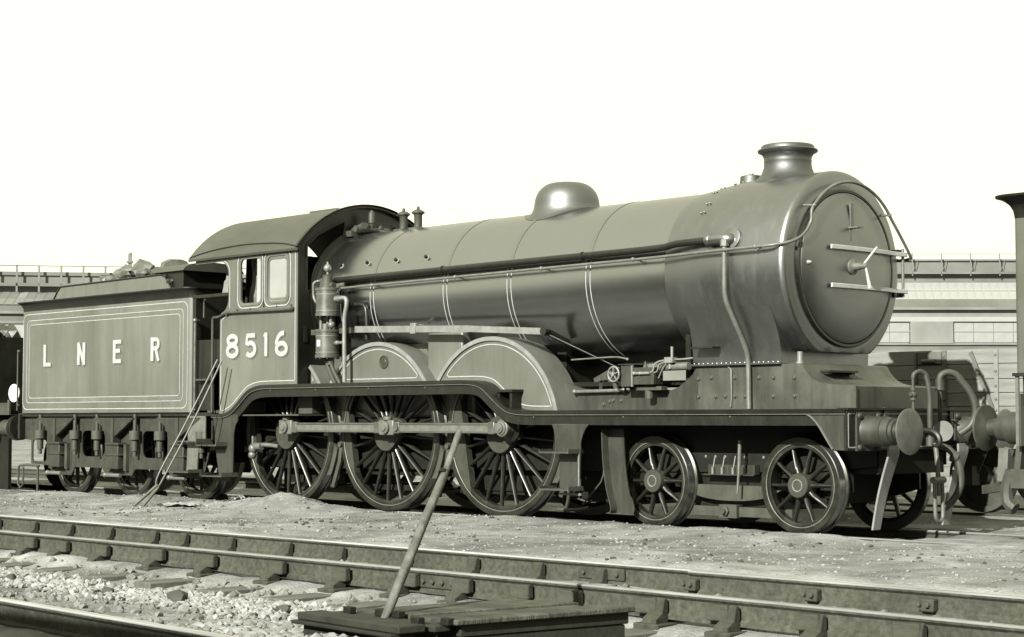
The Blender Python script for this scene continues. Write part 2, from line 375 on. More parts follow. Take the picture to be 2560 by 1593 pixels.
def grid_axis(lo, hi, step, far, n):
    a = []; t = lo
    while t < hi: a.append(t); t += step
    a.append(hi); k = [((i + 1) / n) ** 3 for i in range(n)]
    return [lo - far * q for q in reversed(k)] + a + [hi + far * q for q in k]
gx = grid_axis(-22, 8, .075, 500, 14); gy = grid_axis(-13.0, 3.0, .065, 500, 14)
vs = []
for y in gy:
    for x in gx:
        inside = -22.01 <= x <= 8.01 and -13.01 <= y <= 3.01
        vs.append((x, y, gz(x, y) if inside else ((-.12 if x < -6 else -.03) if y > 3 else (-.3 if y < -13 else gz(max(-22, min(8, x)), y)))))
nx = len(gx); fs = [(j * nx + i, j * nx + i + 1, (j + 1) * nx + i + 1, (j + 1) * nx + i) for j in range(len(gy) - 1) for i in range(nx - 1)]
me = bpy.data.meshes.new('ground'); me.from_pydata(vs, [], fs); me.update(); me.polygons.foreach_set('use_smooth', [True] * len(me.polygons))
me.materials.append(MATS['cinder']); g = put('ground', me); g['kind'] = 'structure'
def scatter(name, label, n, region, rmin, rmax, m, seed, flat=.6, pw=2.5, sub=1, dens=None, sink=.25):
    rnd = random.Random(seed); protos = [blob(1.0, seed + i * 1.7, .35, sub, flat) for i in range(9)]; b = MB(); k = 0; tries = 0
    while k < n and tries < n * 30:
        tries += 1
        x = rnd.uniform(region[0], region[1]); y = rnd.uniform(region[2], region[3])
        if dens and rnd.random() > dens(x, y): continue
        r = rmin + (rmax - rmin) * rnd.random() ** pw
        pv, pf = protos[rnd.randrange(9)]; w = rnd.uniform(0, 6.28); c, s_ = cos(w), sin(w); z = gz(x, y) + r * flat * (1 - 2 * sink) * .6
        sx = rnd.uniform(.7, 1.3)
        b.add([(x + (q[0] * c * sx - q[1] * s_) * r, y + (q[0] * s_ * sx + q[1] * c) * r, z + q[2] * r) for q in pv], pf); k += 1
    o = b.build(name, m, smooth=0, kind='stuff'); tag(o, label, 'stones'); return o
def wob(t, s=1.0): return noise.noise(Vector((t * s, 3.3, 8.1)))
def dens_white(x, y):
    c = -7.62 + .10 * wob(x, 1.2) - .03 * (x + 2); d = abs(y - c) / (.33 + .12 * wob(x + 9, 1.7)); return math.exp(-d * d * 1.3) if x < 2.9 else 0
scatter('pale_ballast', 'band of white broken stones lying along the near track', 5200, (-7.0, 2.4, -8.6, -6.95), .009, .046, 'pale_stone', 3, .75, 1.5, 1, dens_white, .12)
scatter('mixed_ballast', 'small grey and dark stones strewn around the near sleeper ends', 2600, (-8.0, 6.5, -9.5, -6.6), .008, .05, 'grey_stone', 5, .7, 2.2, 1, None, .25)
scatter('near_rubble', 'grey rubble heaped at the foot of the timber box', 900, (1.0, 3.2, -9.7, -8.3), .012, .06, 'cinder_stone', 15, .5, 1.6, 1, None, .2)
scatter('track_ballast', 'grey stones between the rails of the near track', 900, (-12.0, 6.5, -6.3, -5.0), .008, .04, 'grey_stone', 6, .7, 2.2)
scatter('path_pebbles', 'fine pebbles strewn over the cinder path beside the locomotive', 5200, (-19, 6, -4.7, -1.0), .004, .022, 'cinder_stone', 11, .6, 3)
scatter('path_chips', 'white chips dotted over the cinder path', 460, (-17, 5, -4.6, -1.1), .005, .028, 'pale_stone', 12, .5, 3.2, 1, lambda x, y: .25 + .75 * (noise.noise(Vector((x * .7, y * .9, 2))) > .12))
scatter('path_clinker', 'dark clinker bits lying about the cinder path', 700, (-18, 6, -4.6, -1.1), .006, .03, 'clinker', 21, .6, 2.5, 1, lambda x, y: .2 + .8 * (noise.noise(Vector((x * .6, y * .8, 12))) > .1))
for i, (x, y, r, lb) in enumerate(((-.51, -7.92, .085, 'dark round clinker lump in the middle of the white stones'),
                                  (-1.8, -7.75, .055, 'small dark clinker lump at the left of the white stones'),
                                  (-3.35, -7.8, .06, 'dark flat clinker lump near the left edge of the picture'),
                                  (.62, -7.75, .06, 'brownish clinker lump right of the round dark one'))):
    v_, f_ = blob(r, 40 + i, .3, 2, .8); b = MB().add([(x + a, y + c, gz(x, y) + r * .55 + d) for a, c, d in v_], f_)
    tag(b.build('clinker_lump', 'clinker', None, (x, y, gz(x, y)), smooth=50), lb, 'clinker')

# ------------------------------------------------------------------ railway tracks
def rail_mb(x0, x1, y, jog=None, step=1.0):
    """bullhead rail section swept along x; returns side body and head"""
    body = [(-.011, -.035), (-.011, -.105), (-.030, -.118), (-.030, -.142), (.030, -.142), (.030, -.118), (.011, -.105), (.011, -.035), (.033, -.026), (.0345, -.012), (-.0345, -.012), (-.033, -.026)]
    head = [(-.0345, -.0125), (-.0345, -.007), (-.028, 0), (.028, 0), (.0345, -.007), (.0345, -.0125)]
    xs = [x0 + (x1 - x0) * i / max(1, int((x1 - x0) / step)) for i in range(max(1, int((x1 - x0) / step)) + 1)]
    res = []
    for sec in (body, head):
        b = MB(); m = len(sec); vs = []; fs = []
        for x in xs:
            yy = y + (jog(x) if jog else 0)
            vs += [(x, yy + p, q * 1.28 if q < -.03 else q) for p, q in sec]
        for i in range(len(xs) - 1):
            for k in range(m): fs.append((i * m + k, i * m + (k + 1) % m, (i + 1) * m + (k + 1) % m, (i + 1) * m + k))
        fs += [tuple(range(m - 1, -1, -1)), tuple((len(xs) - 1) * m + k for k in range(m))]
        b.add(vs, fs); res.append(b)
    return res
def add_rail(track, x0, x1, y, jog=None, head='rail_head', side='rail_side', step=1.0):
    bd, hd = rail_mb(x0, x1, y, jog, step); r = bd.build('rail', side, track, (x0, y, 0), smooth=25)
    hd.build('rail_head', head, r, (x0, y, 0), smooth=25); return r
def chair_mesh():
    b = MB()
    b.plate([(-.11, -.20), (.11, -.20), (.11, .20), (-.11, .20)], [], -.245, -.20, 'z')
    prof = [(-.030, -.205), (-.175, -.205), (-.155, -.165), (-.10, -.135), (-.078, -.045), (-.050, -.032), (-.030, -.06)]
    for k in (-1, 1):
        b.plate([(k * p, q) for p, q in prof], [], -.062, .062, 'x')
    return b
chair_b = chair_mesh()
key_b = MB().box((-.095, .034, -.145), (.095, .098, -.036))
bolt_b = MB().lathe([(0, .022), (.03, .022), (.034, .012)], (0, 0, -.203), (0, 0, 1), 6)
cm = None
def add_chair(track, x, y, keyside, rot=0.0, dx=.03):
    global cm
    if cm is None:
        o = chair_b.build('chair', 'chair_iron', track, (0, 0, 0), bevel=.006); k = key_b.build('key', 'key_wood', o, (0, 0, 0), bevel=.012); bo = bolt_b.build('bolt', 'chair_iron', o, (0, 0, 0))
        cm = (o.data, k.data, bo.data)
        for q in (bo, k, o): bpy.data.objects.remove(q)
    o = put('chair', cm[0], track, (x + random.uniform(-.02, .02), y, random.uniform(-.006, .004))); o.rotation_euler = (0, random.uniform(-.03, .03), random.uniform(-.05, .05)); bv = o.modifiers.new('bevel', 'BEVEL'); bv.width = .008; bv.segments = 2
    k = bpy.data.objects.new('key', cm[1]); COL.objects.link(k); k.parent = o; k.location = (dx + random.uniform(-.045, .035), 0 if keyside > 0 else -.132, random.uniform(-.004, .004)); k.rotation_euler = (0, 0, random.uniform(-.03, .03))
    bv = k.modifiers.new('bevel', 'BEVEL'); bv.width = .012; bv.segments = 2
    for s_ in (-1, 1):
        q = bpy.data.objects.new('bolt', cm[2]); COL.objects.link(q); q.parent = o; q.location = (-.045 * s_, s_ * .155, .0)
    return o
slm = None
def add_sleeper(track, x, y, L=2.6):
    global slm
    if slm is None:
        o = MB().box((-.125, -1.30, -.125), (.125, 1.30, 0)).build('sleeper', 'sleeper_wood', track, (0, 0, 0)); slm = o.data; bpy.data.objects.remove(o)
    o = put('sleeper', slm, track, (x, y, -.243), (random.uniform(-.004, .004), 0, random.uniform(-.02, .02))); o.scale.y = L / 2.6
    bv = o.modifiers.new('bevel', 'BEVEL'); bv.width = .012; bv.segments = 2
    return o
near = thing('railway_track', 'near railway track of bullhead rails on timber sleepers', 'railway track', (0, -5.63, 0), kind='structure')
def jog_near(x): return -.012 * max(0, x - 2.2) ** 1.6
add_rail(near, -40, 9, -6.38, jog_near, 'rail_worn')
add_rail(near, -40, 9, -4.88, None, 'rail_head')
xs = [-5.55, -4.94, -4.12, -3.15, -2.30, -1.32, -.42, .40, 1.10, 1.66, 2.30, 3.1, 3.75, 4.45, 5.2, 6.0]
x = -6.45
while x > -16: xs.append(x); x -= .86
for x in sorted(xs):
    add_sleeper(near, x, -5.63 - (.12 if x < 2.5 else 0.2), 2.75 if x < 2.5 else 3.0)
    add_chair(near, x, -6.38 + jog_near(x), -1, dx=.075 if x < 1.9 else -.07)
    if x < 1.5: add_chair(near, x, -4.88, 1 if x < 1.5 else -1)
# fishplates with bolts on both rails
bm_ = None
def fishplate(x, y, L=.46):
    f = MB().box((x - L / 2, y - .036, -.138), (x + L / 2, y - .012, -.040)).build('fishplate', 'chair_iron', near, (x, y, -.07), bevel=.008)
    for i in range(4):
        MB().lathe([(0, .021), (.02, .020), (.027, .008)], (x - L * .36 + i * L * .24, y - .036, -.088), (0, -1, 0), 6).build('bolt', 'chair_iron', f, (x - L * .36 + i * L * .24, y - .034, -.07))
fishplate(.80, -6.38); fishplate(1.10, -4.88, .52)
# switch blade lying against the far rail at the right, with slide chairs
bd, hd = rail_mb(2.1, 9, -4.885, lambda x: -.068 - .010 * max(0, x - 4.0) ** 1.5, .25)
r = bd.build('switch_blade', 'rail_side', near, (2.1, -4.95, 0), smooth=25); hd.build('rail_head', 'rail_worn', r, (2.1, -4.95, 0), smooth=25)
for x in (2.15, 3.3, 4.28):
    c = MB().box((x - .055, -5.03, -.15), (x + .055, -4.965, -.06)).build('slide_block', 'chair_iron', near, (x, -5, -.09), bevel=.01)
    for k in (-1, 1): MB().lathe([(0, .020), (.024, .018), (.03, .008)], (x + k * .035 - .02, -5.03, -.105), (0, -1, .2), 6).build('bolt', 'chair_iron', c, (x + k * .035, -5.03, -.085))
loco_track = thing('railway_track', 'track under the locomotive, half buried in cinders', 'railway track', (0, 0, 0), kind='structure')
for y in (-.752, .752): add_rail(loco_track, -60, 14, y, None, 'rail_worn', step=10)
for x in [1.3, 2.0, 2.75, 3.5]: add_sleeper(loco_track, x, 0); add_chair(loco_track, x, -.752, -1)
front_track = thing('railway_track', 'nearest rail crossing the bottom left corner', 'railway track', (0, -10.7, 0), kind='structure')
add_rail(front_track, -14, 9, -9.93, lambda x: -.06 * (x - 1.5) * .7, 'rail_head', 'rail_side')
add_rail(front_track, -14, 9, -11.43, lambda x: -.06 * (x - 1.5) * .7, 'rail_head', 'rail_side')
for x in [-3.6, -2.7, -1.8, -.9, 0, .9, 1.8, 2.7, 3.6, 4.5]:
    add_sleeper(front_track, x, -10.68 - .042 * (x - 1.5)).location.z -= .07
back_track = thing('railway_track', 'track under the open wagon behind the locomotive', 'railway track', (0, 5.0, 0), kind='structure')
for y in (4.25, 5.75): add_rail(back_track, -40, 14, y, None, 'rail_side', step=10)

# ------------------------------------------------------------------ steam locomotive
ZC = 2.77; RB = .95; YP = -1.2; XB = .86
loco = thing('steam_locomotive', 'large lined steam locomotive numbered 8516 with round smokebox facing right', 'locomotive', (-4.4, 0, 0))
def part(b, name, m, parent=None, loc=None, **k):
    return b.build(name, m, parent or loco, loc or (-4.4, 0, 0), **k)
# main frames, stretchers and ashpan (mostly dark behind the wheels)
for y in (-.62, .62):
    part(MB().plate([(-9.9, .62), (-9.0, .5), (-.1, .62), (.80, .7), (.80, 1.26), (-9.9, 1.26)], [], y - .013, y + .013), 'main_frame', 'dark_iron', loc=(-4.4, y, .9))
part(MB().box((-7.95, -.56, .45), (-5.3, .56, 1.5)), 'ashpan', 'dark_iron', loc=(-6.6, 0, .8))
part(MB().box((-3.2, -.58, .75), (-.2, .58, 1.25)), 'cylinder_block', 'dark_iron', loc=(-1.7, 0, 1))
part(MB().box((-9.9, -.60, .85), (-8.9, .60, 1.24)), 'drag_box', 'dark_iron', loc=(-9.4, 0, 1))
part(MB().box((-5.2, -.50, .30), (-2.3, .50, 1.0)), 'inside_motion', 'dark_iron', loc=(-3.8, 0, .6))  # solid dark block added so gaps between the wheels read black
part(MB().box((-9.2, -.45, .30), (-7.9, .45, .9)), 'rear_stretcher', 'dark_iron', loc=(-8.5, 0, .6))
# running board: curved sheet, angle edge and valance on each side
TOP = crv([(-9.97, 1.25), (-9.70, 1.25), (-9.52, 1.298), (-9.376, 1.387), (-9.14, 1.55), (-9.02, 1.598), (-8.88, 1.628), (-8.7, 1.64)], 5) + crv([(-4.72, 1.64), (-4.5, 1.625), (-4.33, 1.572), (-4.133, 1.432), (-3.95, 1.32), (-3.80, 1.282), (-3.6, 1.272)], 5) + [(XB, 1.272)]
def under(line, d):
    o = []
    for i, p in enumerate(line):
        q0 = Vector(line[max(i - 1, 0)]); q1 = Vector(line[min(i + 1, len(line) - 1)]); t = (q1 - q0).normalized(); o.append((p[0] + t.y * d, p[1] - t.x * d))
    return o
part(MB().ribbon([(a, b - .008) for a, b in TOP], .018, -1.215, 1.215), 'running_board', 'black_paint', loc=(-4.4, 0, 1.4))
for s_, nm in ((-1, 'valance'), (1, 'valance')):
    lo = under(TOP, .165)
    o = part(MB().plate(TOP + list(reversed([(min(a, XB), b) for a, b in lo])), [], s_ * 1.185, s_ * 1.17), nm, 'black_paint', loc=(-4.4, s_ * 1.18, 1.4))
    part(MB().ribbon(under(TOP, .022), .040, s_ * 1.222, s_ * 1.186), 'edge_angle', 'black_gloss', o, (-4.4, s_ * 1.2, 1.4))
    part(MB().ribbon(under(TOP, .050), .009, s_ * 1.212, s_ * 1.186), 'edge_bead', 'grey_metal', o, (-4.4, s_ * 1.2, 1.4))
    for x in (-8.6, -7.6, -6.5, -5.4, -3.5, -2.1, -.6):
        z = 1.56 if x < -4.7 else 1.195
        part(MB().lathe([(0, .014), (.008, .012), (.012, .003)], (x, s_ * 1.185, z), (0, s_, 0), 8), 'bolt_head', 'iron_grey', o, (x, s_ * 1.19, z))
    # front side plate with curved guard
    part(MB().plate(crv([(.18, 1.25), (.38, 1.235), (.513, 1.14), (.627, .98), (.70, .87)], 4) + [(.862, .866), (.862, 1.262), (.18, 1.262)], [], s_ * 1.192, s_ * 1.176), 'front_side_plate', 'frame_grey', loc=(.5, s_ * 1.2, 1.1))
    part(MB().ribbon(crv([(.18, 1.232), (.38, 1.222), (.505, 1.135), (.62, .98), (.695, .875)], 6), .016, s_ * 1.205, s_ * 1.185), 'guard_bead', 'grey_metal', loc=(.4, s_ * 1.2, 1.1))
# boiler with cladding
part(MB().lathe([(0, .2), (0, RB), (6.3, RB)], (-8.0, 0, ZC), (1, 0, 0), 96), 'boiler', 'boiler_green', loc=(-4.8, 0, ZC), smooth=30)
part(MB().plate([(-.70, 1.2), (.70, 1.2), (.70, 2.2), (.85, 2.5), (-.85, 2.5), (-.70, 2.2)], [], -7.98, -5.05, 'x'), 'firebox', 'loco_green', loc=(-6.5, 0, 1.9), bevel=.03)
LA0, LA1 = radians(-12), radians(95)
for i, x in enumerate((-6.735, -5.31, -4.163, -2.86, -1.70)):
    b = part(MB().lathe([(-.026, RB - .02), (-.026, RB + .0045), (.026, RB + .0045), (.026, RB - .02)], (x, 0, ZC), (1, 0, 0), 96), 'boiler_band', 'band_black', loc=(x, 0, ZC), smooth=30)
    if i < 4:
        for d in (-.034, .034): part(MB().lathe([(d - .0055, RB - .01), (d - .0055, RB + .003), (d + .0055, RB + .003), (d + .0055, RB - .01)], (x, 0, ZC), (1, 0, 0), 44, a0=LA0, a1=LA1), 'lining', 'lining', b, (x + d, 0, ZC), smooth=30)
# smokebox with rolled front edge and flat bottom
sbp = [(0, RB + .004), (.04, .962), (.22, .985), (.40, 1.01), (.62, 1.03), (.85, 1.036), (1.615, 1.036)]
sbp += [(1.615 + .06 * sin(radians(a)), .976 + .06 * cos(radians(a))) for a in range(10, 91, 10)] + [(1.683, .93), (1.69, .87), (1.69, .5), (1.69, 0)]
part(MB().lathe([(t, r) for t, r in sbp], (-1.70, 0, ZC), (1, 0, 0), 96, clampz=1.875), 'smokebox', 'smokebox_black', loc=(-.85, 0, ZC), smooth=40)
SX = -.01
for k, (x, a) in enumerate([(-1.30 + .05 * i, t) for i, t in ((0, 38), (1, 38), (0, 46), (1, 46), (-2, 62), (-1, 62), (-2, 70), (-1, 70), (0, 78), (1, 82), (2, 70))]):
    rr = RB + .004 + (x + 1.70) * .16
    part(MB().ball((x, -rr * cos(radians(a)), ZC + rr * sin(radians(a))), .012, 8), 'rivet', 'smokebox_black', loc=(x, -rr * cos(radians(a)), ZC + rr * sin(radians(a))))
# saddle under the smokebox
def sb_r(x):
    t = x + 1.70
    for (t0, r0), (t1, r1) in zip(sbp, sbp[1:]):
        if t0 <= t <= t1: return r0 + (r1 - r0) * (t - t0) / max(1e-6, t1 - t0)
    return 1.036
for s_ in (-1, 1):
    vs = []; fs = []; nxs, nts = 13, 12
    for i in range(nxs):
        x = -1.46 + 1.20 * i / (nxs - 1); fl = .05 * (abs(i - 6) / 6) ** 3; xx = x + (fl if i > 6 else -fl) * 0
        R_ = sb_r(x) + .002; a = radians(-24); p0 = Vector((R_ * cos(a), ZC + R_ * sin(a))); tg = Vector((sin(a), -cos(a))) * .22; p3 = Vector((.76, 1.752)); p2 = p3 + Vector((0, .26)); p1 = p0 + tg
        for k in range(nts):
            t = k / (nts - 1); q = p0 * (1 - t) ** 3 + p1 * 3 * t * (1 - t) ** 2 + p2 * 3 * t * t * (1 - t) + p3 * t ** 3; vs.append((xx, s_ * q.x, q.y))
    for i in range(nxs - 1):
        for k in range(nts - 1): fs.append((i * nts + k, i * nts + k + 1, (i + 1) * nts + k + 1, (i + 1) * nts + k))
    n0 = len(vs)
    for i in (0, nxs - 1):
        vs += [(vs[i * nts][0], 0, 2.2), (vs[i * nts][0], 0, 1.752)]
    fs.append(tuple(range(nts)) + (n0 + 1, n0)); fs.append(tuple((nxs - 1) * nts + k for k in range(nts)) + (n0 + 3, n0 + 2))
    part(MB().add(vs, fs), 'saddle', 'smokebox_black', loc=(-.85, s_ * .8, 1.9), smooth=50)
part(MB().box((-1.46, -.80, 1.744), (-.26, -.752, 1.764)), 'saddle_flange', 'smokebox_black', loc=(-.85, -.77, 1.75))
for i in range(19): part(MB().ball((-1.42 + i * .063, -.785, 1.765), .012, 8), 'rivet', 'smokebox_black', loc=(-1.42 + i * .063, -.785, 1.765))
part(MB().box((-1.36, -.93, 1.925), (-1.05, -.80, 1.945)), 'saddle_step', 'black_paint', loc=(-1.2, -.86, 1.93))
# smokebox door
door = part(MB().lathe([(0, .80), (.022, .795), (.035, .77), (.07, .5), (.085, .25), (.088, 0)], (0.005, 0, 2.765), (1, 0, 0), 80), 'smokebox_door', 'smokebox_black', loc=(0, 0, 2.765), smooth=40)
part(MB().lathe([(-.02, .845), (.012, .845), (.026, .832), (.026, .806), (0, .80)], (0, 0, 2.765), (1, 0, 0), 80), 'door_ring', 'black_gloss', door, (0, 0, 2.765), smooth=40)
for z in (2.965, 2.562):
    b = MB(); pts = [(.105, -.40), (.115, -.1), (.112, .3), (.088, .62), (.055, .83), (.07, .93), (.07, 1.02)]
    vs = []; fs = []
    for i, (x, y) in enumerate(pts):
        h = .024
        vs += [(x, y, z - h), (x + .022, y, z - h), (x + .022, y, z + h), (x, y, z + h)]
    for i in range(len(pts) - 1):
        for k in range(4): fs.append((4 * i + k, 4 * i + (k + 1) % 4, 4 * i + 4 + (k + 1) % 4, 4 * i + 4 + k))
    fs += [(3, 2, 1, 0), tuple(4 * len(pts) - 4 + k for k in range(4))]
    part(b.add(vs, fs), 'hinge_strap', 'strap_pale', door, (.1, .3, z), bevel=.006)
part(MB().cyl((.06, .975, 2.50), (.06, .975, 3.03), .016), 'hinge_pin', 'grey_metal', door, (.06, .975, 2.76))
for z in (2.53, 2.99): part(MB().box((-.06, .90, z - .03), (.04, 1.0, z + .03)), 'hinge_lug', 'black_paint', door, (0, .95, z))
hub = part(MB().lathe([(0, .085), (.02, .085), (.03, .06), (.04, .045), (.10, .04), (.11, .03), (.17, .028), (.18, .018), (.19, 0)], (.09, 0, 2.775), (1, 0, 0), 24), 'door_boss', 'grey_metal', door, (.1, 0, 2.775))
part(MB().tube([(.22, 0, 2.775), (.235, .11, 2.88), (.24, .235, 2.985)], .013, 8), 'door_handle', 'strap_pale', door, (.22, 0, 2.78))
part(MB().tube([(.26, 0, 2.775), (.265, .03, 2.66), (.27, .06, 2.545)], .015, 8, rs=[.012, .016, .021]), 'door_handle', 'strap_pale', door, (.26, 0, 2.76))
part(MB().box((.075, -.015, 3.19), (.088, .04, 3.45)).box((.075, -.03, 3.03), (.088, .0, 3.20)).box((.07, -.05, 3.18), (.20, .05, 3.192)), 'lamp_iron', 'grey_metal', door, (.08, 0, 3.2))
part(MB().lathe([(0, .03), (.03, .022), (.05, .014), (.06, 0)], (.035, -.70, 2.785), (1, 0, 0), 14), 'door_knob', 'pale_steel', door, (.05, -.7, 2.785))
# chimney, snifting valve, dome
part(MB().lathe([(-.10, .46), (-.02, .42), (.015, .37), (.05, .32), (.10, .285), (.16, .262), (.22, .256), (.235, .262), (.25, .256), (.285, .266), (.315, .285), (.332, .322), (.348, .328), (.360, .320), (.366, .292), (.395, .288), (.408, .275), (.408, .20), (.20, .20)], (-.745, 0, 3.745), (0, 0, 1), 64), 'chimney', 'chimney_black', loc=(-.745, 0, 3.75), smooth=50)
part(MB().lathe([(0, .15), (.10, .125), (.135, .125), (.145, .12), (.155, .08), (.158, .03), (.175, .025), (.175, 0)], (-1.25, 0, 3.72), (0, 0, 1), 28), 'snifting_valve', 'chimney_black', loc=(-1.29, 0, 3.78), smooth=40)
dm = [(-.30, .52), (-.14, .505), (-.06, .47), (-.01, .435), (.04, .412), (.09, .402)] + [(.09 + .275 * sin(radians(a)), .15 + .25 * cos(radians(a))) for a in range(6, 91, 7)] + [(.366, .08), (.367, 0)]
vb = MB().lathe(dm, (-4.13, 0, 3.70), (0, 0, 1), 64)
vb.v = [(x, y, max(z, 2.77 + sqrt(max(0, (RB + .003) ** 2 - y * y)) if abs(y) < RB else z)) for x, y, z in vb.v]
part(vb, 'steam_dome', 'dome_green', loc=(-4.13, 0, 3.7), smooth=60)
part(MB().cyl((-4.13, 0, 4.05), (-4.13, 0, 4.075), .014), 'dome_stud', 'black_paint', loc=(-4.13, 0, 4.06))
for x in (-7.23, -6.93):
    part(MB().box((x - .10, -.10, 3.68), (x + .10, .10, 3.735)).lathe([(0, .055), (.17, .055), (.185, .066), (.20, .09), (.215, .088), (.24, .05), (.25, .02), (.275, .022), (.29, .012), (.295, 0)], (x, 0, 3.73), (0, 0, 1), 20), 'safety_valve', 'iron_grey', loc=(x, 0, 3.72), smooth=40)
w = part(MB().lathe([(0, .02), (.05, .02), (.055, .03), (.09, .042), (.10, .045), (.11, .03), (.115, .046), (.24, .046), (.27, .03), (.29, .012), (.30, 0)], (-7.79, -.10, 3.74), (0, 0, 1), 18), 'whistle', 'iron_grey', loc=(-7.79, -.1, 3.75), smooth=40)
part(MB().box((-7.98, -.40, 3.66), (-7.86, .16, 3.74)).cyl((-7.80, -.38, 3.76), (-7.80, .20, 3.76), .045).cyl((-7.92, -.30, 3.74), (-7.70, -.30, 3.80), .05).ball((-7.80, -.20, 3.80), .055).ball((-7.80, .05, 3.79), .05).cyl((-7.80, .02, 3.76), (-7.4, .05, 3.70), .012), 'steam_manifold', 'iron_grey', loc=(-7.85, -.1, 3.7), smooth=40)
# washout plugs
for x in (-7.49, -6.935, -6.355, -5.765):
    a = radians(27); n = Vector((0, -cos(a), sin(a))); p = Vector((x, 0, ZC)) + n * (RB - .005)
    o = part(MB().lathe([(0, .038), (.008, .036), (.012, .02)], p, n, 14), 'washout_plug', 'pale_steel', loc=tuple(p))
    part(MB().lathe([(.01, .026), (.05, .024)], p, n, 4), 'plug_square', 'black_paint', o, tuple(p + n * .03))
# handrail along the boiler and round the smokebox front
YH = -1.045
hrp = [(-7.25, YH, 2.885), (-6.7, YH, 2.889), (-5.0, YH, 2.903), (-3.2, YH, 2.918), (-1.9, YH - .01, 2.926), (-1.3, -1.09, 2.932), (-.7, -1.115, 2.938), (-.22, -1.11, 2.943), (-.08, -1.06, 2.955), (.02, -.95, 2.985), (.075, -.82, 3.06), (.10, -.72, 3.20)]
ar = [(.105, -.90 * cos(radians(a)), 2.77 + .90 * sin(radians(a))) for a in range(38, 143, 8)]
hrp += ar + [(.105, .86, 3.17), (.10, 1.06, 2.955), (.06, 1.09, 2.925), (-.05, 1.08, 2.915), (-.25, 1.09, 2.93), (-1.5, 1.10, 2.935), (-7.2, 1.05, 2.89)]
part(MB().tube(hrp, .0165, 10, smooth=3), 'handrail', 'grey_metal', loc=(-3, -1.04, 2.9), smooth=60)
for x in (-6.62, -5.02, -3.52, -2.08, -.32):
    z = 2.89 + (x + 6.6) * .0085; y0 = -1.0 if x > -1 else -.935; y1 = -1.113 if x > -1 else YH
    part(MB().cyl((x, y0 + .02, z), (x, y1, z), .013, n=8).ball((x, y1, z), .026, 10), 'handrail_pillar', 'grey_metal', loc=(x, y0, z))
for a in (42, 138):
    y, z = -.90 * cos(radians(a)), 2.77 + .90 * sin(radians(a))
    part(MB().cyl((-.03, y * 1.03, z + .01), (.10, y, z), .012, n=8).ball((.105, y, z), .024, 10), 'handrail_pillar', 'grey_metal', loc=(.05, y, z))
# big ejector pipe with elbow on the smokebox and drain pipe
part(MB().tube([(-7.35, -1.015, 2.995), (-7.2, -1.015, 3.0), (-5.0, -1.015, 3.012), (-2.9, -1.015, 3.022), (-1.75, -1.02, 3.03), (-1.45, -1.045, 3.055), (-.93, -1.05, 3.062)], .039, 16, smooth=4), 'ejector_pipe', 'black_paint', loc=(-4, -1.015, 3.0), smooth=60)
for x in (-5.28, -2.88): part(MB().lathe([(-.012, .05), (.012, .05)], (x, -1.015, 3.0115 + (x + 5) * .004), (1, .0, .004), 16), 'pipe_collar', 'black_paint', loc=(x, -1.015, 3.01))
part(MB().lathe([(0, .12), (.03, .12), (.035, .10)], (-.72, -.985, 3.06), (0, -1, .25), 24).tube([(-.98, -1.05, 3.062), (-.80, -1.05, 3.063), (-.73, -1.04, 3.055), (-.72, -1.0, 3.05)], .062, 14, smooth=3).ball((-.98, -1.05, 3.062), .07, 12), 'ejector_elbow', 'smokebox_black', loc=(-.75, -1, 3.06), smooth=50)
part(MB().tube([(-.745, -1.085, 3.02), (-.745, -1.09, 2.6), (-.745, -1.07, 2.42), (-.72, -1.0, 2.25), (-.69, -.90, 2.05), (-.675, -.83, 1.90), (-.67, -.80, 1.75), (-.665, -.80, 1.28)], .027, 14, smooth=5), 'drain_pipe', 'grey_metal', loc=(-.7, -.9, 2.2), smooth=60)
part(MB().cyl((-.745, -1.085, 2.98), (-.745, -1.085, 3.05), .048, n=6), 'pipe_nut', 'grey_metal', loc=(-.745, -1.085, 3.0))
part(MB().tube([(-.79, -.80, .95), (-.80, -.80, .72), (-.81, -.80, .60), (-.82, -.81, .39)], .014, 8, rs=[.02, .02, .014, .011]), 'drain_pipe', 'grey_metal', loc=(-.8, -.8, .7))
# side frames above the running board, apron casing in front of the smokebox
for s_ in (-1, 1):
    pf = [(-3.42, 1.272), (-3.42, 1.60), (-3.30, 1.565), (-3.12, 1.523), (-2.9, 1.503), (-2.3, 1.503), (-1.95, 1.49), (-1.82, 1.48), (-1.68, 1.52), (-1.52, 1.62), (-1.40, 1.748), (-1.40, 1.272)]
    part(MB().plate(pf, [], s_ * .752, s_ * .728), 'upper_frame', 'frame_grey', loc=(-2.4, s_ * .74, 1.4))
apr = [(-1.402, 1.272), (-1.402, 1.75), (-.02, 1.745)] + crv([(.0, 1.735), (.04, 1.67), (.11, 1.60), (.20, 1.553), (.30, 1.532), (.42, 1.522)], 4) + [(.63, 1.512), (.65, 1.50), (.65, 1.272)]
part(MB().plate(apr, [], -.752, .752), 'front_casing', 'casing_grey', loc=(-.4, 0, 1.5), smooth=25)
part(MB().ribbon([(.652, 1.272), (.652, 1.505)], .03, -.765, -.74), 'casing_strap', 'iron_grey', loc=(.65, -.6, 1.4))
part(MB().box((.05, -.52, 1.655), (.17, -.02, 1.675)).box((.05, -.5, 1.635), (.14, -.44, 1.656)).box((.05, -.1, 1.635), (.14, -.04, 1.656)), 'apron_step', 'black_paint', loc=(.1, -.3, 1.65))
part(MB().cyl((-.10, -.66, 1.74), (-.10, -.66, 1.87), .03).lathe([(0, .045), (.02, .045)], (-.10, -.66, 1.745), (0, 0, 1), 12), 'oil_cup', 'pale_steel', loc=(-.1, -.66, 1.8))
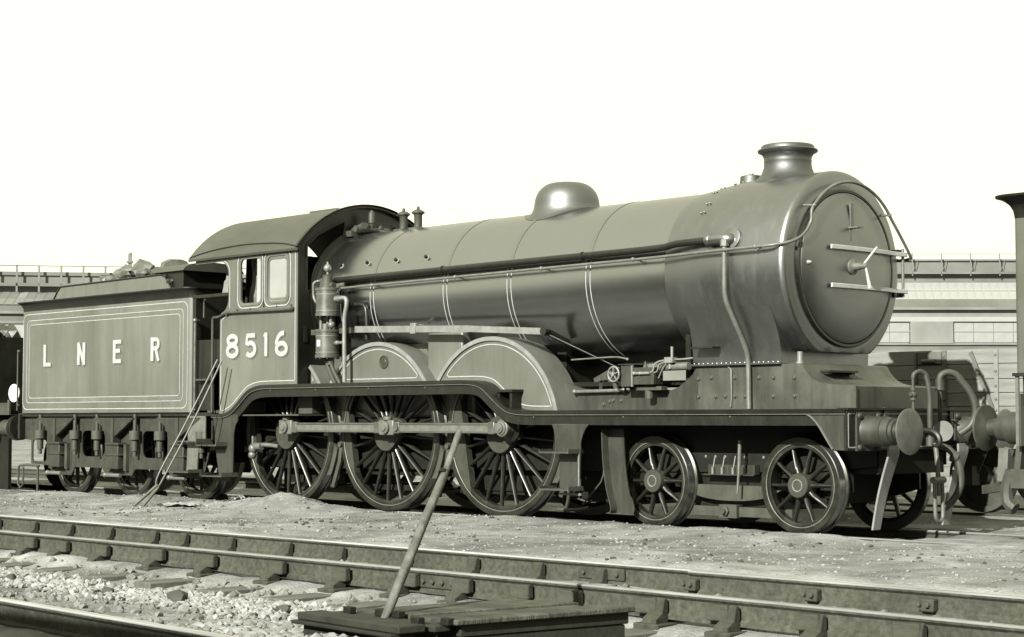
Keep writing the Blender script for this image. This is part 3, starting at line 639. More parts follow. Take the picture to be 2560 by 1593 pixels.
for x, z in ((-1.39, 1.606), (-1.39, 1.413), (-1.21, 1.618), (-1.15, 1.415), (-1.02, 1.417), (-.886, 1.612), (-.888, 1.415), (-.748, 1.414), (-.562, 1.606), (-.372, 1.605), (-.374, 1.409), (-2.80, 1.34), (-2.706, 1.372), (-2.65, 1.385), (-2.53, 1.38), (-.10, 1.60), (-.10, 1.41)):
    part(MB().lathe([(-.005, .03), (.004, .028), (.006, .021), (.018, .018), (.025, .006)], (x, -.752, z), (0, -1, 0), 12), 'frame_bolt', 'iron_grey', loc=(x, -.76, z))
part(MB().tube([(-1.12, -.765, 1.74), (-.98, -.765, 1.735), (-.93, -.765, 1.70), (-.925, -.765, 1.40), (-.94, -.765, 1.30)], .009, 8), 'copper_pipe', 'grey_metal', loc=(-1, -.765, 1.5))
part(MB().cyl((-3.22, -.80, 1.487), (-2.45, -.80, 1.495), .021).ball((-3.22, -.80, 1.487), .032).ball((-2.45, -.80, 1.495), .032).ball((-2.56, -.80, 1.494), .028).cyl((-3.1, -.75, 1.488), (-3.1, -.8, 1.488), .012).cyl((-2.5, -.75, 1.494), (-2.5, -.8, 1.494), .012), 'side_rod_handle', 'grey_metal', loc=(-2.85, -.8, 1.49))
# lubricator with hand wheel on the frame
lub = part(MB().box((-2.33, -.98, 1.53), (-2.17, -.78, 1.77)).box((-2.17, -.96, 1.55), (-1.86, -.80, 1.74)).box((-2.36, -1.0, 1.77), (-2.15, -.76, 1.782)), 'lubricator', 'frame_grey', loc=(-2.1, -.88, 1.65), bevel=.006)
part(MB().box((-2.168, -.985, 1.53), (-2.150, -.965, 1.775)), 'lubricator_strip', 'pale_steel', lub, (-2.16, -.97, 1.65))
hw = MB(); hc = Vector((-2.40, -1.02, 1.672))
hw.tube([(hc.x + .082 * cos(t * pi / 12), hc.y, hc.z + .082 * sin(t * pi / 12)) for t in range(25)], .0105, 8)
for k in range(5): hw.bar(hc, hc + Vector((.078 * cos(k * 1.2566 + .3), 0, .078 * sin(k * 1.2566 + .3))), .012, .022, (0, 1, 0))
hw.lathe([(0, .022), (.04, .022)], hc + Vector((0, -.02, 0)), (0, 1, 0), 12); hw.cyl(hc, hc + Vector((.08, .06, 0)), .012)
part(hw, 'hand_wheel', 'pale_steel', lub, tuple(hc))
part(MB().cyl((-2.12, -.98, 1.675), (-1.90, -.98, 1.675), .016).ball((-2.13, -.98, 1.675), .024).ball((-2.04, -.98, 1.675), .021).tube([(-1.92, -.97, 1.675), (-1.87, -.96, 1.70), (-1.84, -.95, 1.78), (-1.76, -.92, 1.81), (-1.68, -.9, 1.81)], .010, 8, smooth=3).tube([(-1.90, -.95, 1.68), (-1.83, -.94, 1.69), (-1.80, -.93, 1.77), (-1.72, -.9, 1.80)], .008, 8, smooth=3).tube([(-1.84, -.9, 1.62), (-1.78, -.9, 1.72), (-1.70, -.9, 1.80)], .008, 6, smooth=3), 'oil_pipe', 'pale_steel', lub, (-1.9, -.95, 1.72))
part(MB().cyl((-1.93, -.84, 1.74), (-1.45, -.84, 1.745), .042).lathe([(0, .05), (.02, .05)], (-1.90, -.84, 1.74), (1, 0, 0), 14), 'oil_drum', 'grey_metal', lub, (-1.7, -.84, 1.74), smooth=40)
part(MB().box((-1.74, -.92, 1.785), (-1.62, -.84, 1.845)).cyl((-1.66, -.88, 1.83), (-1.66, -.88, 1.96), .016).tube([(-1.62, -.88, 1.82), (-1.5, -.88, 1.82), (-1.38, -.86, 1.83)], .010, 8, smooth=2).cyl((-1.69, -.88, 1.72), (-1.69, -.88, 1.79), .018), 'sight_valve', 'pale_steel', lub, (-1.68, -.88, 1.82))
part(MB().lathe([(0, .03), (.02, .022), (.04, .012), (.07, .008)], (-2.05, -.88, 1.74), (0, 0, 1), 12), 'oil_cup', 'iron_grey', lub, (-2.05, -.88, 1.7))
part(MB().box((-2.2, -.9, 1.49), (-1.8, -.80, 1.532)).cyl((-2.02, -.85, 1.40), (-2.02, -.85, 1.5), .05), 'lubricator_shelf', 'iron_grey', lub, (-2.05, -.85, 1.5))
part(MB().cyl((-2.80, -.82, 1.615), (-2.40, -.90, 1.625), .009).ball((-2.80, -.82, 1.615), .022).bar((-2.80, -.80, 1.615), (-2.83, -.78, 1.50), .03, .03).bar((-2.60, -.78, 1.60), (-2.57, -.78, 1.50), .05, .05), 'lever_linkage', 'iron_grey', lub, (-2.7, -.8, 1.55))
part(MB().tube([(-3.35, -.72, 1.86), (-2.7, -.74, 1.875), (-2.50, -.76, 1.86), (-2.42, -.77, 1.845)], .010, 8, smooth=3).ball((-2.42, -.77, 1.843), .018), 'steam_pipe', 'grey_metal', loc=(-2.9, -.74, 1.86))
part(MB().bar((-3.2, -.45, 1.60), (-2.9, -.45, 1.72), .10, .10).bar((-2.98, -.48, 1.70), (-2.88, -.52, 1.52), .06, .06).cyl((-3.05, -.5, 1.55), (-2.7, -.5, 1.55), .035), 'valve_gear', 'iron_grey', loc=(-3, -.5, 1.6), bevel=.01)
part(MB().box((-3.60, -.62, 1.55), (-1.5, .62, 1.60)).box((-1.62, -.7, 1.3), (-1.55, .7, 2.1)).box((-3.8, -.5, 1.25), (-3.65, .5, 2.1)), 'motion_plate', 'dark_iron', loc=(-2.5, 0, 1.6))
# splashers
def splasher(xc, x_lo, x_hi, zl, zr, rear=False):
    R = 1.17; zc_ = .99
    def edge(R_):
        a0 = math.degrees(math.asin((zr - zc_) / R_)); a1 = 180 - math.degrees(math.asin((zl - zc_) / R_)); return arc(xc, zc_, R_, a0, a1, 40)
    def foot(x):
        for i in range(len(TOP) - 1):
            if TOP[i][0] <= x <= TOP[i + 1][0]: t = (x - TOP[i][0]) / (TOP[i + 1][0] - TOP[i][0]); return TOP[i][1] + t * (TOP[i + 1][1] - TOP[i][1])
        return 1.64
    e = [q for q in edge(R - .045) if q[0] > x_lo]
    xr = e[0][0]; xl = e[-1][0]
    bot = [(xl + (xr - xl) * i / 20, foot(xl + (xr - xl) * i / 20) + .002) for i in range(21)]
    sp = part(MB().plate(e + bot[(0 if x_lo < -90 or not rear else 0):], [], -1.0, -.985), 'splasher', 'loco_green', loc=(xc, -1, 1.7))
    tb = MB(); ee = [q for q in edge(R) if q[0] > x_lo]; vs = []; fs = []
    for q in ee:
        vs += [(q[0], -1.01, q[1]), (q[0], -.62, q[1]), (xc + (q[0] - xc) * .985, -1.01, zc_ + (q[1] - zc_) * .985), (xc + (q[0] - xc) * .985, -.62, zc_ + (q[1] - zc_) * .985)]
    for i in range(len(ee) - 1): a, b_ = 4 * i, 4 * i + 4; fs += [(a, a + 1, b_ + 1, b_), (a + 2, b_ + 2, b_ + 3, a + 3), (a, b_, b_ + 2, a + 2), (a + 1, a + 3, b_ + 3, b_ + 1)]
    part(tb.add(vs, fs), 'splasher_top', 'loco_green', sp, (xc, -.8, 1.9), smooth=50)
    part(MB().ribbon([(xc + (q[0] - xc) * .9786, zc_ + (q[1] - zc_) * .9786) for q in ee], .05, -1.022, -.98), 'beading', 'brass', sp, (xc, -1.01, 2.0), smooth=30)
    # white lining parallel to the bead and the running board
    ri = R - .095; li = [q for q in arc(xc, zc_, ri, 0, 180, 80) if q[1] > foot(q[0]) + .05 and q[0] > x_lo + .05]
    x0, x1 = li[-1][0] + .03, li[0][0] - .03
    lb = [(x0 + (x1 - x0) * i / 30, foot(x0 + (x1 - x0) * i / 30) + .05) for i in range(31)]
    part(MB().ribbon(li + lb, .011, -1.004, -1.0, closed=True), 'lining', 'lining', sp, (xc, -1.0, 1.9))
    return sp
sp2 = splasher(-6.553, -99, 99, 1.645, 1.645); splasher(-4.42, -99, 99, 1.645, 1.275); splasher(-8.687, -7.99, 99, 1.645, 1.645, True)
part(MB().lathe([(0, .085), (.012, .085), (.014, .075), (.008, .07), (.008, .04), (.012, .035), (.012, 0)], (-6.42, -1.0, 1.90), (0, -1, 0), 24), 'works_plate', 'frame_grey', sp2, (-6.42, -1, 1.9))
part(MB().box((-4.18, -1.19, 1.49), (-3.86, -1.0, 1.52)).box((-4.14, -1.16, 1.29), (-4.10, -1.02, 1.49)).box((-3.93, -1.16, 1.28), (-3.89, -1.02, 1.49)), 'splasher_step', 'black_paint', loc=(-4, -1.1, 1.45))
part(MB().box((-5.75, -.85, 1.65), (-5.1, -.62, 2.25)), 'sand_box', 'loco_green', loc=(-5.4, -.7, 1.9), bevel=.02)
# reach rod
part(MB().bar((-6.95, -1.05, 2.335), (-4.75, -1.05, 2.262), .022, .082).bar((-4.75, -1.05, 2.262), (-3.50, -1.05, 2.188), .022, .076), 'reach_rod', 'pale_steel', loc=(-5.2, -1.05, 2.3))
part(MB().box((-5.83, -1.075, 2.235), (-5.73, -1.03, 2.37)).box((-5.79, -1.03, 2.33), (-5.75, -.9, 2.36)), 'rod_clip', 'pale_steel', loc=(-5.78, -1.05, 2.3), bevel=.008)
part(MB().lathe([(-.03, .05), (.03, .05)], (-3.46, -1.05, 2.185), (0, 1, 0), 16).bar((-3.46, -1.0, 2.18), (-3.40, -.7, 2.05), .05, .07).cyl((-3.45, -1.0, 2.15), (-2.7, -.6, 1.75), .010), 'rod_joint', 'black_paint', loc=(-3.46, -1.05, 2.18))
part(MB().box((-7.85, -1.08, 2.29), (-7.0, -1.03, 2.36)), 'reach_rod_end', 'iron_grey', loc=(-7.4, -1.05, 2.33))
# air pump
PX, PY = -7.40, -1.15
pump = part(MB().lathe([(0, .13), (0, .165), (.035, .165), (.04, .155), (.33, .155), (.335, .165), (.37, .165), (.37, .12)], (PX, PY, 2.52), (0, 0, 1), 32), 'air_pump', 'bright_steel', loc=(PX, PY, 2.5), smooth=40)
part(MB().lathe([(0, .13), (0, .165), (.035, .165), (.04, .155), (.33, .155), (.335, .165), (.37, .165), (.37, .12)], (PX, PY, 1.975), (0, 0, 1), 32), 'air_cylinder', 'bright_steel', pump, (PX, PY, 2.1), smooth=40)
for z in (2.585, 2.80, 2.04, 2.255): part(MB().lathe([(0, .154), (0, .158), (.01, .158), (.01, .154)], (PX, PY, z), (0, 0, 1), 32), 'pump_band', 'pale_steel', pump, (PX, PY, z))
part(MB().cyl((PX, PY, 2.34), (PX, PY, 2.53), .022).cyl((PX - .09, PY - .04, 2.34), (PX - .09, PY - .04, 2.53), .024).cyl((PX + .09, PY - .02, 2.34), (PX + .09, PY - .02, 2.53), .022).cyl((PX, PY - .03, 2.345), (PX, PY - .03, 2.42), .045).ball((PX + .13, PY - .04, 2.40), .05).cyl((PX, PY + .09, 2.34), (PX, PY + .09, 2.53), .03), 'pump_rods', 'grey_metal', pump, (PX, PY, 2.43))
part(MB().lathe([(0, .09), (.05, .085), (.16, .065), (.18, .07), (.19, .03)], (PX - .01, PY, 2.88), (0, 0, 1), 20).cyl((PX - .13, PY, 2.92), (PX + .13, PY, 2.92), .04).cyl((PX - .12, PY, 2.9), (PX - .12, PY, 3.02), .035), 'valve_chest', 'iron_grey', pump, (PX, PY, 2.95), smooth=40)
part(MB().lathe([(0, .012), (.04, .012), (.05, .03), (.08, .052), (.11, .05), (.135, .03), (.15, .014), (.17, .012), (.18, 0)], (PX - .01, PY, 3.06), (0, 0, 1), 20), 'oil_ball', 'pale_steel', pump, (PX, PY, 3.1), smooth=60)
for k in range(9):
    a = k * 2 * pi / 9
    for z in (2.505, 1.96): part(MB().cyl((PX + .145 * cos(a), PY + .145 * sin(a), z), (PX + .145 * cos(a), PY + .145 * sin(a), z + .02), .012, n=6), 'pump_bolt', 'iron_grey', pump, (PX, PY, z))
part(MB().tube([(PX - .14, PY, 2.70), (PX - .24, PY, 2.71), (PX - .30, PY, 2.78), (PX - .31, PY, 2.88), (PX - .30, PY, 2.97), (PX - .25, PY + .05, 3.0), (PX - .1, PY + .05, 2.98)], .018, 10, smooth=4), 'pump_pipe', 'grey_metal', pump, (PX - .3, PY, 2.8), smooth=60)
part(MB().tube([(PX + .16, PY + .0, 2.735), (PX + .33, PY, 2.745), (PX + .385, PY, 2.72), (PX + .39, PY, 2.64), (PX + .355, PY, 2.5), (PX + .35, PY, 2.35), (PX + .36, PY, 1.65)], .028, 12, smooth=5), 'pump_pipe', 'pale_steel', pump, (PX + .36, PY, 2.2), smooth=60)
part(MB().cyl((PX + .13, PY, 2.165), (PX + .36, PY, 2.165), .022).ball((PX + .2, PY, 2.165), .034).cyl((PX + .12, PY + .02, 2.74), (PX + .26, PY + .02, 2.74), .045), 'pipe_union', 'grey_metal', pump, (PX + .2, PY, 2.16))
part(MB().tube([(PX + .22, PY + .04, 2.68), (PX + .24, PY + .04, 2.5), (PX + .29, PY + .04, 2.35), (PX + .26, PY + .04, 2.2)], .010, 8, smooth=3).tube([(PX + .34, -1.0, 2.66), (PX + .55, -.98, 2.64), (PX + .60, -.98, 2.45), (PX + .60, -.98, 2.2)], .03, 10, smooth=4), 'pump_drain', 'black_paint', pump, (PX + .3, PY, 2.4), smooth=60)
part(MB().tube([(PX - .02, PY, 1.98), (PX + .02, PY, 1.85), (PX + .1, PY + .05, 1.64)], .03, 10, smooth=3).tube([(PX + .08, PY, 1.98), (PX + .10, PY, 1.85), (PX + .2, PY + .05, 1.64)], .028, 10, smooth=3).cyl((PX + .07, PY, 1.88), (PX + .07, PY, 1.96), .045), 'pump_outlet', 'iron_grey', pump, (PX, PY, 1.8), smooth=60)
part(MB().box((PX - .12, PY + .12, 2.0), (PX + .12, PY + .3, 2.9)), 'pump_bracket', 'black_paint', pump, (PX, PY + .2, 2.4))
part(MB().box((PX - .02, PY - .161, 2.12), (PX + .045, PY - .14, 2.205)), 'pump_plate', 'white_paint', pump, (PX - .08, PY - .15, 2.16))
# cab
cabside = [(-8.0, 1.642), (-8.0, 3.50), (-10.42, 3.50), (-10.42, 3.385), (-9.80, 3.385)] + arc(-9.80, 3.185, .20, 80, 5, 6) + [(-9.598, 2.86)] + arc(-9.80, 2.86, .20, -5, -80, 6) + [(-9.80, 2.62), (-9.80, 1.252)] + [q for q in TOP if -9.78 < q[0] < -8.05]
W1 = rrect(-9.325, 2.745, -8.80, 3.41, .09); W2 = rrect(-8.70, 2.745, -8.19, 3.41, .10)
for s_ in (-1, 1):
    cs = part(MB().plate(cabside, [W1, W2], s_ * 1.195, s_ * 1.18), 'cab_side', 'loco_green', loc=(-9, s_ * 1.19, 2.4))
    if s_ < 0:
        for wn in (rrect(-9.365, 2.705, -8.775, 3.455, .12), rrect(-8.74, 2.705, -8.15, 3.455, .12)):
            part(MB().ribbon(wn, .014, -1.205, -1.19, closed=True), 'window_beading', 'lining', cs, (-9, -1.2, 3.1), smooth=20)
        for wn in (rrect(-9.315, 2.755, -8.81, 3.40, .085), rrect(-8.69, 2.755, -8.20, 3.40, .095)):
            part(MB().ribbon(wn, .035, -1.203, -1.175, closed=True), 'window_frame', 'loco_green', cs, (-9, -1.2, 3.1), smooth=20)
        part(MB().box((-8.765, -1.204, 2.70), (-8.745, -1.19, 3.47)), 'window_pillar', 'black_paint', cs, (-8.75, -1.2, 3.1))
        part(MB().box((-8.93, -1.188, 2.76), (-8.845, -1.172, 3.40)), 'sliding_frame', 'shed_pale', cs, (-8.88, -1.18, 3.1))
        pn = part(MB().plate(rrect(-8.695, 2.76, -8.195, 3.395, .09), [], -1.186, -1.181), 'window_pane', 'pane_pale', cs, (-8.45, -1.18, 3.08))
        part(MB().ribbon(rrect(-8.655, 2.80, -8.235, 3.355, .07), .03, -1.192, -1.18, closed=True), 'sash', 'loco_green', cs, (-8.45, -1.19, 3.08))
        ll = [(-8.045, 1.69), (-8.045, 3.46)]
        part(MB().ribbon(ll, .012, -1.199, -1.195), 'lining', 'lining', cs, (-8.05, -1.2, 2.5))
        lt = [q for q in TOP if -9.6 < q[0] < -8.72]
        part(MB().ribbon([(-9.765, 2.55), (-9.765, 1.30), (-9.68, 1.297)] + [(a - .03, b + .05) for a, b in lt] + [(-8.6, 1.69), (-8.05, 1.69)], .012, -1.199, -1.195), 'lining', 'lining', cs, (-9.2, -1.2, 1.6))
        part(MB().ribbon([(-9.765, 2.55), (-9.72, 2.58), (-9.64, 2.62)], .012, -1.199, -1.195).ribbon([(-9.565, 2.72), (-9.565, 3.2)] + arc(-9.76, 3.2, .195, 0, 75, 6), .012, -1.199, -1.195), 'lining', 'lining', cs, (-9.6, -1.2, 3))
        part(MB().tube([(-9.945, -1.22, 1.27), (-9.945, -1.22, 2.58), (-9.93, -1.22, 2.602), (-9.80, -1.22, 2.605), (-9.68, -1.225, 2.635), (-9.60, -1.23, 2.657), (-8.08, -1.235, 2.64)], .019, 10), 'cab_handrail', 'iron_grey', cs, (-9, -1.22, 2.6), smooth=60)
        for x in (-9.6, -8.09): part(MB().cyl((x, -1.19, 2.648), (x, -1.235, 2.648), .03), 'handrail_pillar', 'iron_grey', cs, (x, -1.2, 2.64))
        for x, z in ((-9.38, 2.69), (-9.07, 2.69), (-8.45, 2.70), (-8.13, 2.70), (-9.1, 3.46), (-8.45, 3.465), (-8.12, 3.47), (-9.38, 3.47)): part(MB().ball((x, -1.203, z), .012, 8), 'bolt_head', 'black_paint', cs, (x, -1.2, z))
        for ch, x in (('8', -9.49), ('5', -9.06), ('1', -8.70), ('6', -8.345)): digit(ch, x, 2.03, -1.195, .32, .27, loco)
RR = 1.53; zr = 4.08 - RR
def roof_arc(R_, half=1.225, n=48):
    a = math.asin(half / R_); return [(R_ * sin(-a + 2 * a * i / n), zr + R_ * cos(-a + 2 * a * i / n)) for i in range(n + 1)]
vs = []; fs = []
ro = roof_arc(RR + .02, 1.26); ri = roof_arc(RR - .005, 1.25)
rl = [-10.52, -7.93]; b = MB()
b.plate(ro + list(reversed(ri)), [], -10.52, -7.93, 'x')
roof = part(b, 'cab_roof', 'roof_paint', loc=(-9.2, 0, 3.9), smooth=40)
part(MB().ribbon(roof_arc(RR + .022, 1.26), .05, -7.955, -7.905, 'x'), 'roof_edge', 'black_paint', roof, (-7.93, 0, 3.9), smooth=40)
part(MB().tube([(x_, y_, zr + sqrt(1.552 ** 2 - y_ ** 2) + .004) for x_, y_ in ((-10.5, -1.245), (-10.2, -1.20), (-9.8, -1.165), (-9.3, -1.15), (-8.8, -1.165), (-8.3, -1.20), (-7.95, -1.25))], .011, 6, smooth=4), 'rain_strip', 'black_paint', roof, (-9.2, -1.15, 3.6), smooth=60)
for x in (-10.0, -9.4, -8.8, -8.2): part(MB().ball((x, -.05, 4.1), .02, 8), 'rivet', 'roof_paint', roof, (x, -.05, 4.1))
part(MB().box((-9.0, -.25, 4.05), (-8.4, .25, 4.108)), 'roof_ventilator', 'roof_paint', roof, (-8.7, 0, 4.08), bevel=.01)
fa = roof_arc(RR - .006, 1.19)
def spec(s_):
    o = [(s_ * 1.06, 2.88), (s_ * 1.06, 3.50)] + [(s_ * y, z) for y, z in ((.88, 3.66), (.60, 3.80), (.42, 3.87), (.42, 3.68))] + [(s_ * 1.0 * cos(radians(a)), ZC + 1.0 * sin(radians(a))) for a in (60, 50, 40, 30, 20)] + [(s_ * .97, 2.90)]
    return o
fr = part(MB().plate([(-1.19, 1.642), (1.19, 1.642)] + list(reversed(fa)), [spec(-1), spec(1)], -8.005, -7.985, 'x'), 'cab_front', 'black_gloss', loc=(-8, 0, 2.6))
for s_ in (-1, 1): part(MB().ribbon(spec(s_), .03, -7.975, -8.01, 'x', closed=True), 'spectacle_frame', 'black_paint', fr, (-7.98, s_ * .9, 3.3))
part(MB().lathe([(0, RB + .002), (0, RB + .045), (.03, RB + .045), (.03, RB + .002)], (-7.985, 0, ZC), (1, 0, 0), 80), 'boiler_flange', 'black_gloss', fr, (-7.98, 0, ZC))
part(MB().box((-8.02, -1.1, 2.2), (-7.975, -1.04, 2.42)), 'rod_bracket', 'black_paint', fr, (-8, -1.08, 2.3))
part(MB().box((-9.95, -1.15, 1.22), (-8.02, 1.15, 1.24)).lathe([(0, .85), (.3, .85)], (-8.4, 0, 2.35), (1, 0, 0), 40).box((-8.35, -.9, 1.25), (-8.05, .9, 2.6)), 'backhead', 'cab_inside', loc=(-8.5, 0, 2))
part(MB().box((-10.0, -1.15, 1.26), (-9.3, -.75, 1.9)), 'cab_seat', 'cab_inside', loc=(-9.4, -.9, 1.6))
part(MB().box((-10.0, .75, 1.26), (-8.6, 1.15, 2.1)), 'cab_seat', 'cab_inside', loc=(-9.4, .9, 1.6))
# cab steps
sp_ = part(MB().plate(crv([(-9.36, 1.15), (-9.42, 1.08), (-9.455, .95), (-9.46, .80)], 4) + [(-9.47, .40), (-9.80, .40), (-9.90, .80), (-9.94, 1.24), (-9.36, 1.24)], [], -1.19, -1.175), 'cab_step_plate', 'frame_grey', loc=(-9.6, -1.18, .8))
for x0, x1, z in ((-10.10, -9.60, .80), (-9.99, -9.47, .375)):
    part(MB().box((x0, -1.38, z), (x1, -1.08, z + .018)).box((x0, -1.38, z + .018), (x0 + .012, -1.10, z + .05)).box((x1 - .014, -1.38, z + .018), (x1, -1.10, z + .06)).box((x0 + .08, -1.19, z - .06), (x1 - .05, -1.17, z)), 'step_tread', 'iron_grey', sp_, ((x0 + x1) / 2, -1.2, z))
part(MB().cyl((-9.30, -.95, .80), (-9.12, -.95, .80), .05).ball((-9.32, -.95, .77), .07).cyl((-9.33, -.95, .8), (-9.33, -.95, .94), .02).tube([(-9.25, -.95, .82), (-9.0, -.93, .82), (-8.8, -.9, .8)], .03, 8, smooth=2).ball((-9.34, -.95, .68), .06), 'injector', 'grey_metal', loc=(-9.2, -.95, .8), smooth=50)
# front step plate
sp_ = part(MB().plate([(-3.21, 1.12), (-2.62, 1.12)] + crv([(-2.62, 1.12), (-2.69, 1.04), (-2.745, .92), (-2.75, .84)], 4) + [(-2.77, .38), (-3.08, .38), (-3.085, .80)] + crv([(-3.15, .84), (-3.155, .96), (-3.17, 1.05), (-3.21, 1.12)], 4), [], -1.19, -1.175), 'front_step_plate', 'frame_grey', loc=(-2.9, -1.18, .8))
for z in (.79, .375):
    part(MB().box((-3.235, -1.37, z), (-2.765, -1.12, z + .018)).box((-3.235, -1.37, z + .018), (-3.223, -1.13, z + .045)).box((-2.777, -1.37, z + .018), (-2.765, -1.13, z + .05)), 'step_tread', 'iron_grey', sp_, (-3, -1.2, z))
part(MB().box((-2.785, -1.197, .40), (-2.765, -1.17, .79)).box((-3.10, -1.19, .32), (-2.75, -1.17, .345)), 'step_edge', 'pale_steel', sp_, (-2.78, -1.18, .6))
# bent guard plate beside the trailing bogie wheel
gp = crv([(-2.585, 1.06), (-2.57, .75), (-2.54, .52), (-2.50, .35), (-2.462, .24), (-2.45, .17), (-2.465, .13)], 5)
b = MB(); b.plate(gp + list(reversed([(a + .25 + (.02 if z < .3 else 0), z) for a, z in gp])), [], -.93, -.915)
part(b, 'mud_guard', 'frame_grey', loc=(-2.45, -.92, .6))
b = MB(); vs = []; fs = []
for a, z in gp: vs += [(a, -1.03, z), (a + .012, -1.03, z), (a + .012, -.915, z), (a, -.915, z)]
for i in range(len(gp) - 1):
    for k in range(4): fs.append((4 * i + k, 4 * i + (k + 1) % 4, 4 * i + 4 + (k + 1) % 4, 4 * i + 4 + k))
fs += [(3, 2, 1, 0), tuple(4 * len(gp) - 4 + k for k in range(4))]
part(b.add(vs, fs), 'guard_flange', 'iron_grey', loc=(-2.5, -.97, .6))

# ---- wheels
def wheel(name, x, side, R, spokes, hub_r, hubo, cw=None, phase=0.0, tyre_w=.135, spoke_w=.05, paint='wheel_paint', parent=None, rim=.055, proud=None, tyre_t=.075, hubm='hub_paint', spokem=None):
    parent = parent or loco; s_ = side; y0 = s_ * .685; yo = s_ * (.685 + tyre_w); c = (x, s_ * .75, R); d = (0, s_, 0)
    pr = hubo
    w_ = part(MB().lathe([(-.06, 0), (-.06, hub_r), (pr * .55, hub_r * 1.05), (pr, hub_r), (pr + .006, hub_r * .96), (pr + .006, 0)], (x, s_ * .75, R), d, 36), name, hubm, parent, c, smooth=30)
    ri = R - tyre_t
    ty = part(MB().lathe([(-.065, ri), (-.065, R + .028), (-.045, R + .028), (-.030, R + .004), (.066, R - .002), (.070, R - .008), (.070, R - .03), (.066, R - .032), (.066, ri), (-.065, ri)], (x, s_ * .75, R), d, 72, caps=False), 'tyre', 'tyre_steel', w_, c, smooth=25)
    part(MB().lathe([(-.029, R + .0055), (-.028, R + .0065), (.060, R + .0005), (.061, R - .0005)], (x, s_ * .75, R), d, 72, caps=False), 'tread', 'tread_steel', w_, c, smooth=30)
    part(MB().lathe([(-.05, ri + .003), (.052, ri + .003), (.056, ri - .01), (.05, ri - rim), (-.03, ri - rim), (-.05, ri + .003)], (x, s_ * .75, R), d, 72, caps=False), 'rim', paint, w_, c, smooth=30)
    part(MB().lathe([(.066, ri - .003), (.0695, ri + .001), (.0695, ri + .006), (.066, ri + .009)], (x, s_ * .75, R), d, 72, caps=False), 'tyre_ring', 'grey_metal', w_, c, smooth=30)
    # spoke: tapered oval bar from hub to rim, one mesh shared
    r0, r1 = hub_r * .9, ri - rim + .012; b = MB(); secs = []
    for t in (0, .12, .3, .85, 1):
        r = r0 + (r1 - r0) * t; wx = spoke_w * (1.25 - .45 * t + (.25 if t == 1 else 0) + (.3 if t == 0 else 0)); wy = .085 - .03 * t; yy = s_ * (.018 - .012 * t)
        secs.append([(wx / 2 * cos(a), yy + wy / 2 * sin(a), r) for a in [2 * pi * k / 8 for k in range(8)]])
    vs = [q for s2 in secs for q in s2]; fs = []
    for i in range(4):
        for k in range(8): fs.append((i * 8 + k, i * 8 + (k + 1) % 8, i * 8 + 8 + (k + 1) % 8, i * 8 + 8 + k))
    b.add(vs, fs); o = b.build('spoke', spokem or paint, w_, (0, 0, 0), smooth=60); sm_ = o.data; bpy.data.objects.remove(o)
    for k in range(spokes):
        q = bpy.data.objects.new('spoke', sm_); COL.objects.link(q); q.parent = w_; q.rotation_euler = (0, phase + 2 * pi * k / spokes, 0)
    if cw:
        a0, a1 = cw; pts = arc(x, R, ri - .01, a0, a1, 24); mid = radians((a0 + a1) / 2)
        part(MB().plate(pts, [], s_ * .72, s_ * .812), 'counterweight', hubm, w_, c, smooth=30)
    return w_
DX = (-4.42, -6.553, -8.687); RD = .9906; CA = radians(17); CR = .26
for i, x in enumerate(DX):
    for s_ in (-1, 1):
        w_ = wheel('driving_wheel', x, s_, RD, 20, .225, .115, cw=(148, 232) if i == 0 else (158, 222), phase=.08, spoke_w=.042, tyre_t=.075)
        if s_ < 0:
            # crank boss swept out of the hub towards the pin
            a = CA; px, pz = x + CR * cos(a), RD + CR * sin(a)
            part(MB().plate(arc(x, RD, .22, 17 + 62, 17 + 298, 24) + arc(px, pz, .115, 17 - 75, 17 + 75, 12), [], -.80, -.868), 'crank_boss', 'hub_paint', w_, (x, -.84, RD), smooth=30)
            part(MB().lathe([(0, .075), (.08, .075), (.085, .10), (.20, .10), (.205, .085), (.225, .08), (.23, .06), (.25, .055), (.252, .035), (.262, .03), (.262, 0)] if i == 0 else [(0, .06), (.14, .06), (.21, .055), (.215, .075), (.235, .075), (.24, .045), (.255, .04), (.255, 0)], (px, -.86, pz), (0, -1, 0), 24), 'crank_pin', 'grey_metal', w_, (px, -.9, pz), smooth=30)
            if i == 0: part(MB().lathe([(0, .155), (.07, .155), (.075, .145), (.075, 0)], (px + .02, -.865, pz - .005), (0, -1, 0), 28), 'crank_disc', 'black_gloss', w_, (px, -.9, pz), smooth=30)
    part(MB().cyl((x, -.7, RD), (x, .7, RD), .1), 'axle', 'dark_iron', loc=(x, 0, RD))
PINS = [(x + CR * cos(CA), RD + CR * sin(CA)) for x in DX]
